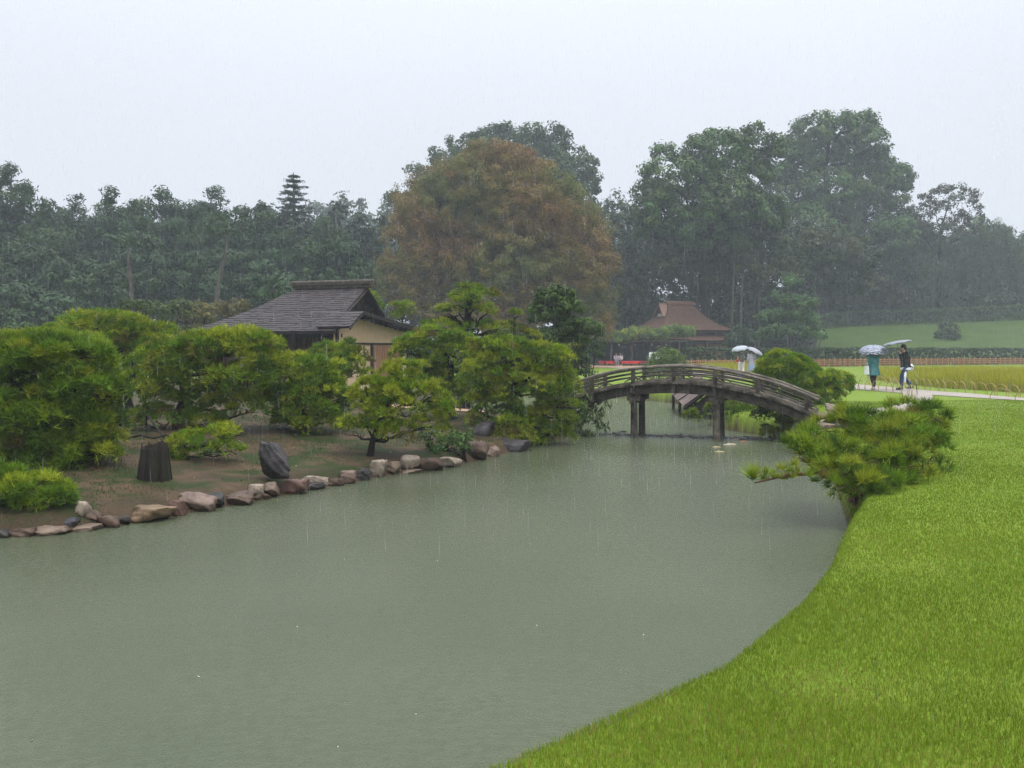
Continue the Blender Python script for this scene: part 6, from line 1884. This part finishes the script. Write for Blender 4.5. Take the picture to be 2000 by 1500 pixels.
# ------------------------------------------------------------------ koi and flotsam on the pond
KO = [mat_plain("koi_white", (0.38, 0.31, 0.22), 0.35, var=0.1), mat_plain("koi_orange", (0.26, 0.10, 0.045), 0.35, var=0.2), mat_plain("koi_yellow", (0.33, 0.25, 0.11), 0.35, var=0.1)]
for i, (px, py, a, ln, km, lab) in enumerate((
    (1424, 868, 0.12, 0.42, 0, "long whitish koi just beside the thick bridge pier"), (1398, 873, -0.05, 0.30, 2, "short yellowish koi nearest the foot of the bridge pier"), (1452, 862, 0.05, 0.36, 1, "orange koi farthest from the bridge pier, towards the bank"),
    (1470, 858, 0.0, 0.30, 1, "small orange koi nearest the bank stones"), (1404, 882, -0.2, 0.30, 2, "small pale yellow koi lowest of the group under the bridge"), (1436, 858, 0.1, 0.34, 0, "whitish koi between the pier and the orange koi"))):
    d_ = (EYE - WATER) * F / (py - HY)
    c = v3(X_at(px, d_), d_, WATER)
    t = thing("koi", lab, "fish", tuple(c), "koi at the surface by the bridge")
    mb = MB(); dx, dy = math.cos(a), math.sin(a)
    pr = [(-.42, .012), (-.3, .03), (-.1, .052), (.1, .058), (.28, .048), (.40, .03), (.46, .012)]
    mb.tube([c + v3(dx * s * ln, dy * s * ln + .03 * ln * math.sin(s * 6), -.012) for s, _ in pr], [r * ln * 1.5 for _, r in pr], 9)
    mb.build("body", KO[km], t, True)
    mb = MB(); q = c + v3(-dx * .42 * ln, -dy * .42 * ln, 0)
    for s in (-1, 1): mb.add([q + v3(0, 0, -.006), q + v3(-dx * .16 * ln - dy * s * .09 * ln, -dy * .16 * ln + dx * s * .09 * ln, .004), q + v3(-dx * .10 * ln, -dy * .10 * ln, .004)], [(0, 1, 2), (2, 1, 0)])
    mb.build("tail", KO[km], t)
    mb = MB(); q = c + v3(0, 0, .05 * ln)
    mb.add([q + v3(-dx * .15 * ln, -dy * .15 * ln, 0), q + v3(dx * .1 * ln, dy * .1 * ln, 0), q + v3(-dx * .05 * ln, -dy * .05 * ln, .05 * ln)], [(0, 1, 2), (2, 1, 0)]); mb.build("fin", KO[km], t)
n = 26
px = rng.uniform(20, 1300, n); py = rng.uniform(930, 1480, n); d_ = (EYE - WATER) * F / (py - HY); x, y = (px - CX) / F * d_, d_
x[0], y[0] = wl_pt(62, 1447); x[1], y[1] = wl_pt(388, 1322)
s, _i = pond_sd(x, y); ok = s < -0.4; x, y = x[ok], y[ok]
a = rng.uniform(0, 6.28, len(x)); r = rng.uniform(0.003, 0.007, len(x)); r[:2] = (0.022, 0.02)
d1 = np.stack([np.cos(a) * r, np.sin(a) * r * .5, 0.002 + 0 * a], 1); d2 = np.stack([-np.sin(a) * r * .45, np.cos(a) * r * .45, 0.003 + 0 * a], 1)
B0 = np.stack([x, y, np.full(len(x), WATER + 0.004)], 1)
V = np.stack([B0 - d1, B0 + d2, B0 + d1, B0 - d2], 1).reshape(-1, 3)
tag(link("floating_leaves", raw_mesh("floating_leaves", V, 4, np.arange(len(V)), M['leaf'], np.tile(np.array([[0.5, 0.47, 0.36]]), (len(V), 1)))), kind='stuff')

# ------------------------------------------------------------------ falling rain: thin threads of water all through the air
m, N, L, P = new_mat("rain_water")
P.inputs['Base Color'].default_value = (0.9, 0.93, 0.97, 1); P.inputs['Roughness'].default_value = 0.15; P.inputs['Alpha'].default_value = 0.34
n = 20000
d_ = 9.0 + 45 * rng.random(n) ** 0.62
x = (rng.random(n) * 2 - 1) * (d_ * 0.64 + 1); z = rng.uniform(-0.6, 1.0, n) * 0 + EYE + rng.uniform(-0.30, 0.44, n) * d_
gzv = np.maximum(ground_z(x, d_), WATER)
z = np.maximum(z, gzv + 0.3)
Lr = rng.uniform(0.10, 0.40, n); w = rng.uniform(0.0004, 0.0013, n) * (1 + np.clip(d_ - 12, 0, 40) * 0.06)
top = np.stack([x, d_, z], 1); sl = np.stack([rng.normal(0.02, 0.025, n), rng.normal(0, 0.02, n), -np.ones(n)], 1) * Lr[:, None]
mid = top + sl * 0.75; bot = top + sl
A3 = np.array([(math.cos(q * 2.094), math.sin(q * 2.094), 0) for q in range(3)])
V = np.concatenate([top[:, None], mid[:, None] + A3[None] * w[:, None, None], bot[:, None]], 1).reshape(-1, 3)
o = np.arange(n)[:, None] * 5
T = np.concatenate([o + np.array([[0, 1 + q, 1 + (q + 1) % 3]]) for q in range(3)] + [o + np.array([[4, 1 + (q + 1) % 3, 1 + q]]) for q in range(3)], 1)
tag(link("rain", raw_mesh("rain", V, 3, T, m)), kind='stuff')

# ------------------------------------------------------------------ the rainy air
hz = bpy.data.materials.new("haze_air"); hz.use_nodes = True
hn = hz.node_tree.nodes; hn.clear()
ho = hn.new('ShaderNodeOutputMaterial'); hv = hn.new('ShaderNodeVolumePrincipled')
hv.inputs['Color'].default_value = (0.84, 0.92, 0.96, 1); hv.inputs['Density'].default_value = HAZE_DENSITY
hv.inputs['Anisotropy'].default_value = 0.0
hz.node_tree.links.new(hv.outputs[0], ho.inputs['Volume'])
try: hz.cycles.homogeneous_volume = True
except Exception: pass
mb = MB(); mb.box((0, 0, 14.0), (860, 860, 34.0))
tag(mb.build("haze", hz), kind='stuff')
